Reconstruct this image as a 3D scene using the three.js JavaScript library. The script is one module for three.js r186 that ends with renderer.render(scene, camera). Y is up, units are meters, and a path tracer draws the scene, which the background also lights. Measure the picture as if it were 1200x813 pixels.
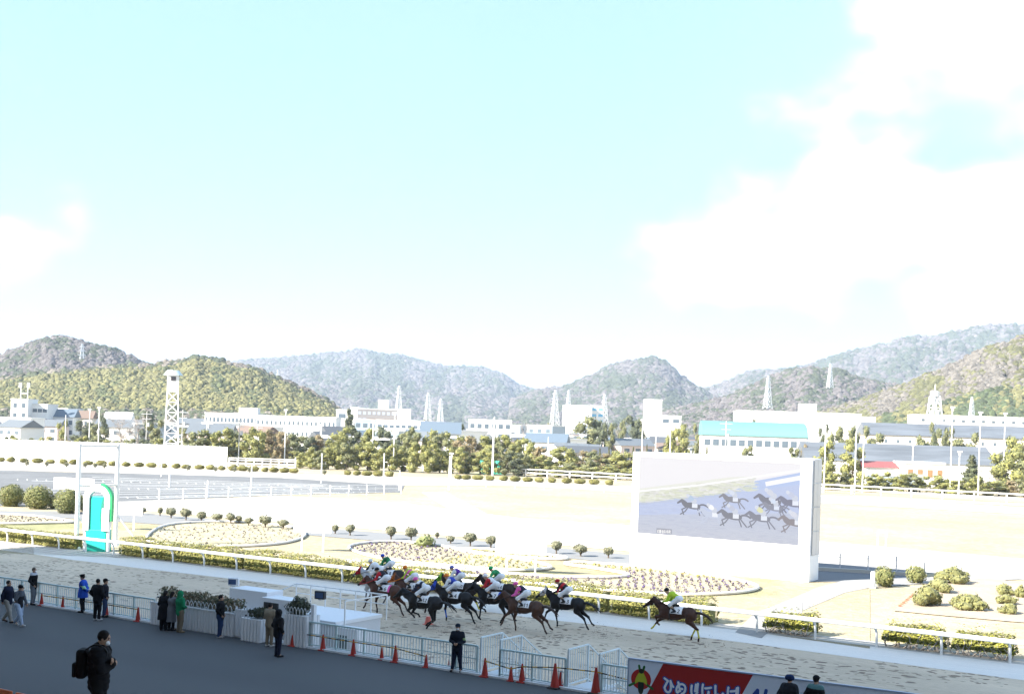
import * as THREE from 'three';
import { mergeGeometries, toCreasedNormals } from 'three/addons/utils/BufferGeometryUtils.js';
import { RoundedBoxGeometry } from 'three/addons/geometries/RoundedBoxGeometry.js';

// ---------------------------------------------------------------- camera, sky, sun, exposure
const V3 = THREE.Vector3, F = 1470, ROLL = 1.75 * Math.PI / 180, EYE = 8.9, BETA = 57.43 * Math.PI / 180;
const RX = Math.sin(BETA), RZ = -Math.cos(BETA), VX = -Math.cos(BETA), VZ = -Math.sin(BETA);   // camera right and forward on the ground
const scene = new THREE.Scene();
const FULL = 2 * 501.4;
const camera = new THREE.PerspectiveCamera(2 * Math.atan(FULL / 2 / F) * 180 / Math.PI, 1200 / 813, 0.5, 20000);
camera.position.set(0, EYE, 0);
camera.lookAt(VX, EYE, VZ);
camera.rotateZ(ROLL);
camera.setViewOffset(1200, FULL, 0, 0, 1200, 813);
const renderer = new THREE.WebGLRenderer({ antialias: true });
renderer.toneMapping = THREE.LinearToneMapping;
renderer.toneMappingExposure = 4.2;
renderer.shadowMap.enabled = true;
const EXPO = 4.2;

function hash(x, y, z = 0) { let h = (Math.imul(x | 0, 374761393) + Math.imul(y | 0, 668265263) + Math.imul(z | 0, 2147483647 ^ 912931)) | 0; h = Math.imul(h ^ (h >>> 13), 1274126177); h ^= h >>> 16; h = Math.imul(h, 2246822519); return ((h ^ (h >>> 15)) >>> 0) / 4294967296; }
const sm = (t) => t * t * (3 - 2 * t), lerp = (a, b, t) => a + (b - a) * t, clamp = (x, a = 0, b = 1) => Math.min(b, Math.max(a, x)), step01 = (a, b, x) => sm(clamp((x - a) / (b - a)));
function noise3(x, y, z) {
  const xi = Math.floor(x), yi = Math.floor(y), zi = Math.floor(z), u = sm(x - xi), v = sm(y - yi), w = sm(z - zi);
  const l = (k) => lerp(lerp(hash(xi, yi, zi + k), hash(xi + 1, yi, zi + k), u), lerp(hash(xi, yi + 1, zi + k), hash(xi + 1, yi + 1, zi + k), u), v);
  return lerp(l(0), l(1), w);
}
function fbm3(x, y, z, o = 4) { let s = 0, a = 0.5, n = 0; for (let i = 0; i < o; i++) { s += a * noise3(x, y, z); n += a; a *= 0.5; x = x * 2.03 + 7.1; y = y * 2.03 + 3.7; z = z * 2.03 + 1.3; } return s / n; }
const fbm = (x, y, o = 4) => fbm3(x, y, 0.5, o);
function pnoise(x, y, px, py, s) {   // value noise that repeats every px, py cells
  const xi = Math.floor(x), yi = Math.floor(y), u = sm(x - xi), v = sm(y - yi), m = (a, b) => ((a % b) + b) % b;
  const h = (i, j) => hash(m(xi + i, px), m(yi + j, py), s);
  return lerp(lerp(h(0, 0), h(1, 0), u), lerp(h(0, 1), h(1, 1), u), v);
}
function pfbm(u, v, c, o, s, cy = c) { let t = 0, a = 0.5, n = 0; for (let i = 0; i < o; i++) { t += a * pnoise(u * c, v * cy, c, cy, s + i); n += a; a *= 0.55; c *= 2; cy *= 2; } return t / n; }
function rng(seed) { let s = (seed * 2654435761) >>> 0; return () => { s = (s + 0x6D2B79F5) >>> 0; let t = Math.imul(s ^ (s >>> 15), 1 | s); t = (t + Math.imul(t ^ (t >>> 7), 61 | t)) ^ t; return ((t ^ (t >>> 14)) >>> 0) / 4294967296; }; }

// points of the place: on a level plane, or at a distance ahead of the camera
function rays(px, py) { const dx = px - 600, dy = py - 501.4, c = Math.cos(ROLL), s = Math.sin(ROLL); return [dx * c + dy * s, -dx * s + dy * c]; }
function G(px, py, y = 0) { const [u, w] = rays(px, py), Z = F * (EYE - y) / w, X = u / F * Z; return new V3(RX * X + VX * Z, y, RZ * X + VZ * Z); }
function P(px, py, Z) { const [u, w] = rays(px, py), X = u / F * Z; return new V3(RX * X + VX * Z, EYE - w / F * Z, RZ * X + VZ * Z); }
const depthOf = (p) => p.x * VX + p.z * VZ;
const T = -0.8;    // level of the track and of the land behind it

// sky: clear winter blue with bright broken cumulus, the same all round
{
  const W = 2048, H = 1024, d = new Float32Array(W * H * 4);
  const blob = (az, el, a, e, ra, re) => Math.exp(-(((az - a) / ra) ** 2 + ((el - e) / re) ** 2));
  for (let j = 0; j < H; j++) for (let i = 0; i < W; i++) {
    const ph = ((i + 0.5) / W - 0.5) * 2 * Math.PI, th = ((j + 0.5) / H - 0.5) * Math.PI;
    const x = Math.cos(ph) * Math.cos(th), y = Math.sin(th), z = Math.sin(ph) * Math.cos(th), el = th * 180 / Math.PI, e = Math.max(el, 0);
    const k1 = Math.exp(-e / 30), k2 = Math.exp(-e / 5);
    let r = 0.4 + 0.3 * k1 + 0.5 * k2, g = 0.72 + 0.36 * k1 + 0.34 * k2, b = 1.2 + 0.3 * k1 + 0.2 * k2;
    const f = x * VX + z * VZ, rr = x * RX + z * RZ, az = Math.atan2(rr, f) * 180 / Math.PI;   // right of the view axis
    const near = Math.exp(-((az / 60) ** 2));
    // broken cloud everywhere, gathered where the photograph shows it
    const q = 1 / (y + 0.22), wisp = fbm3(x * q * 1.1 + 4, z * q * 1.1, 3.2, 5), puff = fbm3(x * 14, y * 24, z * 14, 5);
    let place = 1.0 * blob(az, el, 21, 18, 7, 4.6) + 1.1 * blob(az, el, 12, 8.5, 6.5, 4.4) + 0.9 * blob(az, el, 23, 9, 6, 4.5) + 0.9 * blob(az, el, -22.5, 6.8, 5.5, 2.8) + 0.35 * blob(az, el, 0, 2, 26, 2);
    let cov = lerp(step01(0.5, 0.72, wisp) * 0.9, step01(0.3, 0.95, place * 0.8 + (puff - 0.5) * 1.3), near);
    if (y < 0) cov = 0;
    const cl = 2.2 + 0.5 * (puff - 0.4);
    r = lerp(r, cl, cov); g = lerp(g, cl * 1.01, cov); b = lerp(b, cl * 1.04, cov);
    if (el < 0) { const t = clamp(-el / 6); r = lerp(r, 0.5, t); g = lerp(g, 0.48, t); b = lerp(b, 0.44, t); }
    const o = (j * W + i) * 4; d[o] = r / EXPO; d[o + 1] = g / EXPO; d[o + 2] = b / EXPO; d[o + 3] = 1;
  }
  const t = new THREE.DataTexture(d, W, H, THREE.RGBAFormat, THREE.FloatType);
  t.mapping = THREE.EquirectangularReflectionMapping; t.magFilter = t.minFilter = THREE.LinearFilter; t.wrapS = THREE.RepeatWrapping; t.needsUpdate = true;
  scene.background = t; scene.environment = t;
}
const SUN_EL = 33 * Math.PI / 180, SHX = 0.461, SHZ = -0.887;    // shadows fall along (SHX, SHZ)
const sun = new THREE.DirectionalLight(new THREE.Color(1, 0.93, 0.82), 4.6);
sun.position.set(-SHX * Math.cos(SUN_EL) * 400, Math.sin(SUN_EL) * 400, -SHZ * Math.cos(SUN_EL) * 400).add(new V3(-40, 0, -80));
sun.target.position.set(-40, 0, -80);
sun.castShadow = true; sun.shadow.mapSize.set(4096, 4096);
Object.assign(sun.shadow.camera, { left: -220, right: 220, top: 220, bottom: -220, near: 1, far: 900 });
scene.add(sun, sun.target);
scene.fog = new THREE.FogExp2(new THREE.Color(0.66, 0.8, 1.0), 0.00013);

// ---------------------------------------------------------------- helpers
const taken = new Map();
function numbered(n) { const k = taken.get(n) ?? 0; taken.set(n, k + 1); return k ? n + '_' + String(k).padStart(3, '0') : n; }
function info(o, label, category, group, kind) { if (label) o.userData.label = label; if (category) o.userData.category = category; if (group) o.userData.group = group; if (kind) o.userData.kind = kind; return o; }
function thing(name, label, category, p = [0, 0, 0], turn = 0, group) { const o = new THREE.Group(); o.name = numbered(name); if (p.isVector3) o.position.copy(p); else o.position.set(...p); o.rotation.y = turn; info(o, label, category, group); scene.add(o); return o; }
function part(name, g, m, parent = scene) { const gs = Array.isArray(g) ? merge(g) : g, o = new THREE.Mesh(gs, m); o.name = parent === scene ? numbered(name) : name; o.castShadow = o.receiveShadow = true; parent.add(o); return o; }
function single(name, g, m, label, category, group) { return info(part(name, g, m), label, category, group); }
function structure(name, g, m, parent = scene) { const o = part(name, g, m, parent); if (parent === scene) o.userData.kind = 'structure'; return o; }
function plain(g) { const q = g.index ? g.toNonIndexed() : g; for (const k of Object.keys(q.attributes)) if (!['position', 'normal', 'uv', 'color'].includes(k)) q.deleteAttribute(k); return q; }
function merge(list) {
  const c = list.some((g) => g.attributes.color), a = list.map(plain);
  for (const g of a) {
    if (!g.attributes.uv) g.setAttribute('uv', new THREE.BufferAttribute(new Float32Array(g.attributes.position.count * 2), 2));
    if (c && !g.attributes.color) g.setAttribute('color', new THREE.BufferAttribute(new Float32Array(g.attributes.position.count * 3).fill(1), 3));
    if (!g.attributes.normal) g.computeVertexNormals();
  }
  return a.length === 1 ? a[0] : mergeGeometries(a, false);
}
function copyOf(o, p, turn, label) { const c = o.clone(); c.name = numbered(o.name.replace(/_\d{3}$/, '')); c.userData = { ...o.userData }; if (label) c.userData.label = label; if (p) c.position.copy(p); if (turn !== undefined) c.rotation.y = turn; scene.add(c); return c; }
const bx = (w, h, d, x = 0, y = 0, z = 0, ry = 0) => { const g = new THREE.BoxGeometry(w, h, d); if (ry) g.rotateY(ry); return g.translate(x, y, z); };
const rb = (w, h, d, r, x = 0, y = 0, z = 0) => new RoundedBoxGeometry(w, h, d, 2, r).translate(x, y, z);
const cyl = (r0, r1, h, x = 0, y = 0, z = 0, n = 10) => new THREE.CylinderGeometry(r1, r0, h, n).translate(x, y + h / 2, z);
const vec = (a) => (a.isVector3 ? a : new V3(...a));
function bar(a, b, r, n = 6, r2 = r) { a = vec(a); b = vec(b); const l = a.distanceTo(b), g = new THREE.CylinderGeometry(r2, r, l, n); g.translate(0, l / 2, 0); g.applyQuaternion(new THREE.Quaternion().setFromUnitVectors(new V3(0, 1, 0), b.clone().sub(a).normalize())); return g.translate(a.x, a.y, a.z); }
function beam(a, b, w, h = w) { a = vec(a); b = vec(b); const l = a.distanceTo(b), g = new THREE.BoxGeometry(w, h, l), m = new THREE.Matrix4().lookAt(b, a, Math.abs(b.y - a.y) > 0.98 * l ? new V3(1, 0, 0) : new V3(0, 1, 0)); g.applyMatrix4(m); const c = a.clone().add(b).multiplyScalar(0.5); return g.translate(c.x, c.y, c.z); }
function tube(pts, r, n = 12, rad = 6) { return new THREE.TubeGeometry(new THREE.CatmullRomCurve3(pts.map(vec)), n, r, rad); }
function sheet(pts, y) {   // a flat polygon of [x, z] points, uv in metres
  const s = new THREE.Shape(pts.map(([x, z]) => new THREE.Vector2(x, -z))), g = new THREE.ShapeGeometry(s);
  return g.rotateX(-Math.PI / 2).translate(0, y, 0);
}
const gp = (list, y = T) => list.map(([a, b]) => { const p = G(a, b, y); return [p.x, p.z]; });
function smoothLoop(pts, n = 60) { const c = new THREE.CatmullRomCurve3(pts.map(([x, z]) => new V3(x, 0, z)), true, 'catmullrom', 0.5); return c.getSpacedPoints(n).slice(0, n).map((p) => [p.x, p.z]); }
function tint(g, fn) { const p = g.attributes.position, c = new Float32Array(p.count * 3), v = new V3(); for (let i = 0; i < p.count; i++) { v.fromBufferAttribute(p, i); const q = fn(v, i); c[3 * i] = q[0]; c[3 * i + 1] = q[1]; c[3 * i + 2] = q[2]; } g.setAttribute('color', new THREE.BufferAttribute(c, 3)); return g; }
// materials, linear base colours
const mats = new Map();
function mat(r, g, b, rough = 0.8, extra = {}) { const k = [r, g, b, rough, JSON.stringify(extra)].join(); if (!mats.has(k)) { const m = new THREE.MeshStandardMaterial({ roughness: rough, ...extra }); m.color.setRGB(r, g, b); mats.set(k, m); } return mats.get(k); }
const VCLOTH = new THREE.MeshPhysicalMaterial({ vertexColors: true, roughness: 0.9, specularIntensity: 0.3 });
const VC = new THREE.MeshStandardMaterial({ vertexColors: true, roughness: 0.85 });
function dataTex(W, H, fn, srgb = true) {
  const d = new Uint8Array(W * H * 4);
  for (let j = 0; j < H; j++) for (let i = 0; i < W; i++) { const c = fn((i + 0.5) / W, (j + 0.5) / H), o = (j * W + i) * 4; for (let k = 0; k < 3; k++) { let v = clamp(c[k]); if (srgb) v = v < 0.0031308 ? v * 12.92 : 1.055 * v ** (1 / 2.4) - 0.055; d[o + k] = Math.round(v * 255); } d[o + 3] = 255; }
  const t = new THREE.DataTexture(d, W, H); t.wrapS = t.wrapT = THREE.RepeatWrapping; t.magFilter = THREE.LinearFilter; t.minFilter = THREE.LinearMipmapLinearFilter; t.generateMipmaps = true; if (srgb) t.colorSpace = THREE.SRGBColorSpace; t.needsUpdate = true; return t;
}
function rep(t, sx, sy = sx) { t.repeat.set(1 / sx, 1 / sy); return t; }
const WHITE = mat(0.78, 0.78, 0.77, 0.5), GALV = mat(0.45, 0.46, 0.47, 0.45, { metalness: 0.4 }), DARK = mat(0.03, 0.03, 0.035, 0.6), CONC = mat(0.42, 0.41, 0.38, 0.9);
// ---------------------------------------------------------------- ground
const grassTex = rep(dataTex(1024, 1024, (u, v) => {
  const a = pfbm(u, v, 6, 5, 11), b = pfbm(u, v, 128, 3, 31), c = pfbm(u, v, 3, 4, 51), k = step01(0.56, 0.74, c) * 0.75, t = 0.78 + 0.5 * (b - 0.5) + 0.35 * (a - 0.5);
  return [lerp(0.42, 0.23, k) * t, lerp(0.355, 0.245, k) * t, lerp(0.225, 0.1, k) * t];
}), 46);
const grassBump = rep(dataTex(512, 512, (u, v) => { const n = pfbm(u, v, 96, 3, 5); return [n, n, n]; }, false), 12);
const LAWN = new THREE.MeshStandardMaterial({ map: grassTex, bumpMap: grassBump, bumpScale: 0.05, roughness: 1 });
const soilTex = rep(dataTex(512, 512, (u, v) => { const a = pfbm(u, v, 60, 4, 7), b = pfbm(u, v, 5, 3, 9), t = 0.75 + 0.6 * (a - 0.5) + 0.4 * (b - 0.5); return [0.43 * t, 0.385 * t, 0.26 * t]; }), 8);
const SOIL = new THREE.MeshStandardMaterial({ map: soilTex, roughness: 1 });
const paleTex = rep(dataTex(512, 512, (u, v) => { const a = pfbm(u, v, 90, 3, 17), b = pfbm(u, v, 6, 4, 19), t = 0.85 + 0.3 * (a - 0.5) + 0.25 * (b - 0.5); return [0.5 * t, 0.47 * t, 0.42 * t]; }), 14);
const PALE = new THREE.MeshStandardMaterial({ map: paleTex, roughness: 0.95 });
const asphTex = rep(dataTex(1024, 1024, (u, v) => { const a = pfbm(u, v, 200, 2, 27), b = pfbm(u, v, 5, 5, 29), c = pfbm(u, v, 2, 3, 36, 14), t = 0.85 + 0.5 * (a - 0.5) + 0.75 * (b - 0.5) + 0.45 * (c - 0.5); return [0.064 * t, 0.066 * t, 0.069 * t]; }), 17);
const asphBump = rep(dataTex(512, 512, (u, v) => { const n = pfbm(u, v, 128, 2, 33); return [n, n, n]; }, false), 5);
const ASPH = new THREE.MeshStandardMaterial({ map: asphTex, bumpMap: asphBump, bumpScale: 0.006, roughness: 0.85 });
const lotTex = rep(dataTex(512, 512, (u, v) => { const a = pfbm(u, v, 90, 2, 41), b = pfbm(u, v, 6, 4, 43), t = 0.85 + 0.3 * (a - 0.5) + 0.5 * (b - 0.5); return [0.145 * t, 0.15 * t, 0.155 * t]; }), 30);
const LOT = new THREE.MeshStandardMaterial({ map: lotTex, roughness: 0.9 });

const dryTex = rep(dataTex(1024, 1024, (u, v) => { const a = pfbm(u, v, 6, 5, 14), b = pfbm(u, v, 128, 3, 34), c = pfbm(u, v, 4, 4, 54), k = step01(0.55, 0.8, c) * 0.35, t = 0.8 + 0.45 * (b - 0.5) + 0.4 * (a - 0.5); return [lerp(0.45, 0.36, k) * t, lerp(0.38, 0.32, k) * t, lerp(0.25, 0.2, k) * t]; }), 52);
const DRY = new THREE.MeshStandardMaterial({ map: dryTex, bumpMap: grassBump, bumpScale: 0.05, roughness: 1 });
structure('ground', sheet([[-9000, 300], [6000, 300], [6000, -9000], [-9000, -9000]], T - 0.02), DRY);
structure('garden_lawn', sheet(gp([[-200, 640], [-200, 607], [60, 607], [150, 613], [300, 623], [420, 633], [600, 648], [760, 665], [950, 683], [1020, 690], [1020, 760], [600, 700], [200, 656]]), T + 0.004), LAWN);

// the sand track, harrowed along its length, churned by hooves
const ZO = -38.2, ZI = -58.9;
{
  const W = 2048, H = 768, LX = 64, LZ = 24, col = new Float32Array(W * H), hgt = new Float32Array(W * H);
  for (let j = 0; j < H; j++) for (let i = 0; i < W; i++) {
    const u = i / W, v = j / H, z = v * LZ;
    const rake = pfbm(u, v, 4, 3, 61, 130), broad = pfbm(u, v, 7, 4, 63, 5), fine = pfbm(u, v, 300, 2, 65);
    col[j * W + i] = 0.9 + 0.16 * (rake - 0.5) + 0.42 * (broad - 0.5) + 0.2 * (fine - 0.5);
    hgt[j * W + i] = 0.55 + 0.25 * (rake - 0.5) + 0.1 * (fine - 0.5);
  }
  const R = rng(5);
  for (let n = 0; n < 4600; n++) {   // hoof prints: moist sand turned up, longer along the track
    const cx = R() * W, band = R(); let cy = (0.06 + 0.8 * band) * H; if (R() < 0.5) cy = (0.1 + 0.62 * R()) * H;
    if (fbm(cx / W * 22, cy / H * 9, 3) < 0.44) continue;
    const size = 0.5 + 1.1 * R() * R(), a = size * (0.09 + 0.12 * R()) / LX * W, b = size * (0.08 + 0.07 * R()) / LZ * H, dk = 0.1 + 0.9 * R(), sk = (R() - 0.5) * 0.5, sd = n;
    for (let y = -Math.ceil(b * 2.2); y <= b * 2.2; y++) for (let x = -Math.ceil(a * 2.2); x <= a * 2.2; x++) {
      const w = 0.75 + 0.6 * noise3((cx + x) * 0.18, (cy + y) * 0.3, sd), d2 = ((x + sk * y * 2) / a) ** 2 + (y / b) ** 2, q = d2 / (w * w);
      const X = ((Math.round(cx + x) % W) + W) % W, Y = Math.round(cy + y); if (Y < 0 || Y >= H) continue;
      const o = Y * W + X;
      if (q < 1) { const e = step01(1, 0.45, q); col[o] = Math.min(col[o], lerp(col[o], 0.3 + 0.42 * (1 - dk), e)); hgt[o] -= 0.42 * e; }
      else if (q < 2.6 && y > 0) hgt[o] += 0.18 * step01(2.6, 1, q);
    }
  }
  const pick = (arr) => (u, v) => arr[Math.min(H - 1, Math.floor(v * H)) * W + Math.min(W - 1, Math.floor(u * W))];
  const pc = pick(col), ph = pick(hgt);
  const map = dataTex(W, H, (u, v) => { const t = pc(u, v), d = step01(0.75, 0.35, t); return [lerp(0.6 * t, 0.18, d), lerp(0.49 * t, 0.132, d), lerp(0.365 * t, 0.095, d)]; }), bump = dataTex(W, H, (u, v) => { const n = ph(u, v); return [n, n, n]; }, false);
  for (const t of [map, bump]) { t.repeat.set(1 / LX, 1 / LZ); t.offset.set(0, -(-ZO) / LZ - 0.0); }
  const SAND = new THREE.MeshStandardMaterial({ map, bumpMap: bump, bumpScale: 0.09, roughness: 1 });
  // uv: x in metres along, distance from the outer edge across
  const g = new THREE.PlaneGeometry(420, ZO - ZI, 1, 1).rotateX(-Math.PI / 2).translate(-90, T, (ZO + ZI) / 2), p = g.attributes.position, uv = g.attributes.uv;
  for (let i = 0; i < p.count; i++) uv.setXY(i, p.getX(i), -p.getZ(i));
  structure('sand_track', g, SAND);
}
// swept band of finer sand along the inner rail
{
  const tex = rep(dataTex(512, 256, (u, v) => { const a = pfbm(u, v, 5, 3, 71, 60), b = pfbm(u, v, 128, 2, 73), t = 0.96 + 0.1 * (a - 0.5) + 0.12 * (b - 0.5); return [0.72 * t, 0.68 * t, 0.63 * t]; }), 20, 6);
  const pts = []; for (let i = 0; i <= 140; i++) { const x = -200 + i * 2; pts.push([x, -54.9 - 0.25 * Math.sin(x * 0.21) - 0.5 * fbm(x * 0.3, 2)]); }
  structure('swept_sand_band', sheet([...pts, [80, ZI - 0.3], [-200, ZI - 0.3]], T + 0.004), new THREE.MeshStandardMaterial({ map: tex, roughness: 1 }));
}
structure('rail_verge', sheet([[-230, -58.7], [90, -58.7], [90, -60.1], [-230, -60.1]], T + 0.01), PALE);

// spectators' plaza, raised above the track
structure('plaza', bx(420, 3, 40, -60, -1.5, -17.6), ASPH);
structure('plaza_kerb', bx(420, 3.06, 0.25, -60, -1.5 + 0.03, -37.73), mat(0.6, 0.6, 0.6, 0.8));
structure('white_edge_line', bx(420, 0.07, 0.16, -60, 0.036, -37.4), mat(0.74, 0.75, 0.76, 0.8));

// infield strips
const strip = (name, list, lift, m) => structure(name, sheet(gp(list), T + lift), m);
strip('parking_lot', [[-60, 549], [60, 553], [200, 556], [330, 560], [474, 569], [470, 577], [330, 580], [186, 586], [40, 592], [-60, 594]], 0.012, LOT);
strip('infield_road', [[-120, 597], [100, 600], [160, 600.5], [300, 613], [420, 622], [600, 637], [760, 652], [760, 664], [600, 647], [420, 632], [300, 622], [150, 612], [60, 606], [-120, 603]], 0.012, mat(0.19, 0.195, 0.2, 0.9));
strip('inner_sand_course', [[130, 588], [330, 581], [470, 589], [610, 607], [760, 617], [960, 634], [1260, 660], [1260, 684], [960, 662], [760, 648], [600, 634], [420, 619], [300, 610], [165, 598]], 0.008, PALE);
strip('back_straight_sand', [[-200, 531], [0, 540], [350, 555], [600, 563], [760, 571], [960, 581], [1260, 598], [1260, 606], [960, 589], [760, 578], [600, 569], [474, 569], [330, 560], [200, 556], [0, 551], [-200, 545]], 0.016, PALE);
strip('stepped_path', [[494, 577], [522, 576], [572, 603], [540, 605]], 0.014, PALE);
strip('underpass_road', [[950, 659], [1010, 663], [1080, 669], [1082, 679], [1020, 681], [948, 682]], 0.017, mat(0.14, 0.145, 0.155, 0.9));
strip('garden_path', [[862, 741], [884, 719], [920, 705], [960, 688], [990, 680], [1060, 678], [1260, 668], [1260, 676], [1070, 685], [1024, 688], [990, 695], [950, 712], [912, 730], [893, 748]], 0.02, mat(0.27, 0.265, 0.255, 0.95));
// painted bay lines of the parking lot
{
  const lines = [];
  const a0 = G(20, 589, T), a1 = G(440, 577, T), b0 = G(20, 555, T), b1 = G(440, 569.5, T), m = mat(0.7, 0.7, 0.68, 0.8);
  for (let k = 0; k <= 11; k++) { const f = (k + 0.5 * hash(k, 4)) / 12, p = a0.clone().lerp(b0, f), q = a1.clone().lerp(b1, f), m0 = p.clone().lerp(q, 0.3 * hash(k, 8)), m1 = p.clone().lerp(q, 1 - 0.3 * hash(k, 9)); lines.push(beam([m0.x, T + 0.02, m0.z], [m1.x, T + 0.02, m1.z], 0.3, 0.008)); }
  const lot = scene.getObjectByName('parking_lot');
  for (let k = 0; k < 6; k += 2) for (let i = 0; i < 40; i++) { const s = i / 39, e = a0.clone().lerp(a1, s), f = b0.clone().lerp(b1, s), p = e.clone().lerp(f, (k + 0.2) / 6), q = e.clone().lerp(f, (k + 0.5) / 6); lines.push(beam([p.x, T + 0.024, p.z], [q.x, T + 0.024, q.z], 0.1, 0.006)); }
  const o = part('bay_lines', lines, m, lot); o.userData.kind = 'stuff';
}
// ---------------------------------------------------------------- the grandstand that the picture is taken from; its shade lies over plaza and track
{
  const t = thing('grandstand', 'long white concrete grandstand with a wide cantilever roof above the plaza', 'grandstand');
  const pale = mat(0.55, 0.55, 0.54, 0.85), x0 = -99, x1 = 110, cx = (x0 + x1) / 2, L = x1 - x0;
  part('seating_deck', [bx(L, 3.6, 11.9, cx, 1.8, -8.5)], CONC, t);
  part('rear_block', [bx(L, 27, 16, cx, 13.5, 18)], pale, t);
  part('balcony_floor', [bx(L, 0.35, 14, cx, 7.05, 4.2)], pale, t);
  const roof = part('roof', [bx(L, 0.8, 46, cx, 28.8, 5)], pale, t); part('roof_edge_beam', [bx(L, 1.3, 0.4, cx, 28.65, -18.2)], pale, roof);
  for (let x = x0 + 4; x < x1; x += 14) part('roof_bracket', beam([x, 20, 10], [x, 28.3, -10], 0.5, 0.9), pale, t);
}
// orange moulded seats along the front of the deck
{
  const m = mat(0.62, 0.14, 0.035, 0.5), proto = thing('stand_seat', 'orange moulded plastic seat on the front edge of the stand', 'seat', [0, 0, 0], 0, 'orange seats along the deck edge');
  part('seat_pan', rb(0.44, 0.06, 0.42, 0.025, 0, 0.42, 0), m, proto); const b = rb(0.44, 0.4, 0.05, 0.022, 0, 0.64, 0.2); part('backrest', b, m, proto); part('leg', bx(0.06, 0.4, 0.3, 0, 0.2, 0), GALV, proto);
  const base = G(16, 806.5, 4.42), n = [];
  for (let k = -4; k < 3; k++) n.push(new V3(base.x + 0.55 * k, 3.6, base.z));
  n.forEach((p, i) => { if (i) copyOf(proto, p, 0); else proto.position.copy(p); });
}
// ---------------------------------------------------------------- hills
const leafGeo = (() => {   // a lumpy low-poly crown for woods far away
  const out = [];
  for (let s = 0; s < 3; s++) { const g = new THREE.IcosahedronGeometry(1, 2), p = g.attributes.position; for (let i = 0; i < p.count; i++) { const x = p.getX(i), y = p.getY(i), z = p.getZ(i), k = 0.62 + 0.75 * fbm3(x * 1.9 + s * 9, y * 1.9, z * 1.9, 3); p.setXYZ(i, x * k, y * k * (s === 2 ? 1.35 : 1), z * k); } g.computeVertexNormals(); out.push(g); }
  return out;
})();
const WOOD = new THREE.MeshStandardMaterial({ roughness: 1 });
function hill(name, ridge, Z, deep, o) {
  // ridge: photo points of the skyline; the flank comes down towards the viewer over `deep` metres
  const N = o.n ?? 170, M = 26, x0 = ridge[0][0], x1 = ridge[ridge.length - 1][0], pos = [], idx = [];
  const yAt = (x) => { let i = 0; while (i < ridge.length - 2 && x > ridge[i + 1][0]) i++; const [a, b] = [ridge[i], ridge[i + 1]]; const t = clamp((x - a[0]) / (b[0] - a[0])); return lerp(a[1], b[1], sm(t) * 0.4 + t * 0.6); };
  const pts = [];
  for (let i = 0; i <= N; i++) {
    const px = lerp(x0, x1, i / N), top = P(px, yAt(px), Z), hgt = top.y - T;
    for (let j = -6; j <= M; j++) {
      const t = j / M, d = Z - t * deep, s = d / Z, gully = fbm(px * o.gully + 3, 1.7 + t * 0.7, 3) - 0.5;
      const fall = j < 0 ? 1 + t * 2.4 : (1 - t) ** (1.25 + 0.9 * gully) ;
      let y = T + hgt * fall * (1 + (t > 0 ? (t * (1 - t)) * 2.2 * gully : 0)) + (t > 0 ? (fbm(px * 0.09, t * 9, 3) - 0.5) * hgt * 0.12 * Math.min(1, 6 * t) * (1 - t) : 0);
      if (j === M) y = T - 0.5;
      const q = P(px, yAt(px), d); pos.push(q.x, y, q.z);
      if (j >= 0) pts.push([q.x, y, q.z, t]);
    }
  }
  const R = M + 7;
  for (let i = 0; i < N; i++) for (let j = 0; j < M + 6; j++) { const a = i * R + j; idx.push(a, a + R, a + 1, a + 1, a + R, a + R + 1); }
  const g = new THREE.BufferGeometry(); g.setAttribute('position', new THREE.Float32BufferAttribute(pos, 3)); g.setIndex(idx); g.computeVertexNormals();
  structure(name, g, mat(...o.soil, 1));
  // the wood: crowns over the whole flank
  const rnd = rng(o.seed), geo = [0, 1, 2].map(() => []), dummy = new THREE.Object3D(), c = new THREE.Color();
  for (let k = 0; k < o.count; k++) {
    const fi = rnd() * N, ft = rnd(), i = Math.min(N - 1, Math.floor(fi)), jj = Math.min(M - 1, Math.floor(ft * (M - 1))), fr = ft * (M - 1) - jj, fu = fi - i;
    const at = (a, b) => pts[a * (M + 1) + b], A = at(i, jj), B = at(i + 1, jj), C = at(i, jj + 1), D = at(i + 1, jj + 1);
    const w = [0, 1, 2].map((n) => lerp(lerp(A[n], B[n], fu), lerp(C[n], D[n], fu), fr)), t = ft;
    const kind = o.kind(lerp(x0, x1, fi / N), t, rnd), sz = o.size * (0.55 + 0.8 * rnd()) * (kind[3] ?? 1);
    geo[kind[4] ?? (rnd() < 0.5 ? 0 : 1)].push([w, sz, rnd() * 6.3, kind, 0.75 + 0.5 * rnd()]);
  }
  geo.forEach((list, s) => {
    if (!list.length) return;
    const im = new THREE.InstancedMesh(leafGeo[s], WOOD, list.length); im.name = numbered('hillside_wood'); info(im, o.label, 'wood', undefined, 'stuff');
    list.forEach(([w, sz, a, k, q], n) => { dummy.position.set(w[0], w[1] + sz * 0.35, w[2]); dummy.rotation.set(0, a, 0); dummy.scale.set(sz, sz * q, sz); dummy.updateMatrix(); im.setMatrixAt(n, dummy.matrix); c.setRGB(k[0], k[1], k[2]); im.setColorAt(n, c); });
    im.castShadow = im.receiveShadow = true; scene.add(im);
  });
}
const mixWood = (green, bare) => (x, t, r) => { const n = fbm(x * 0.045, t * 6, 3) + (r() - 0.5) * 0.35, v = 0.7 + 0.6 * r(); return n > 0.5 ? [green[0] * v, green[1] * v, green[2] * v] : [bare[0] * v, bare[1] * v, bare[2] * v]; };
const BROWN = [0.1, 0.09, 0.088], GREEN = [0.046, 0.056, 0.034], BAMBOO = [0.125, 0.12, 0.052];
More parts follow.
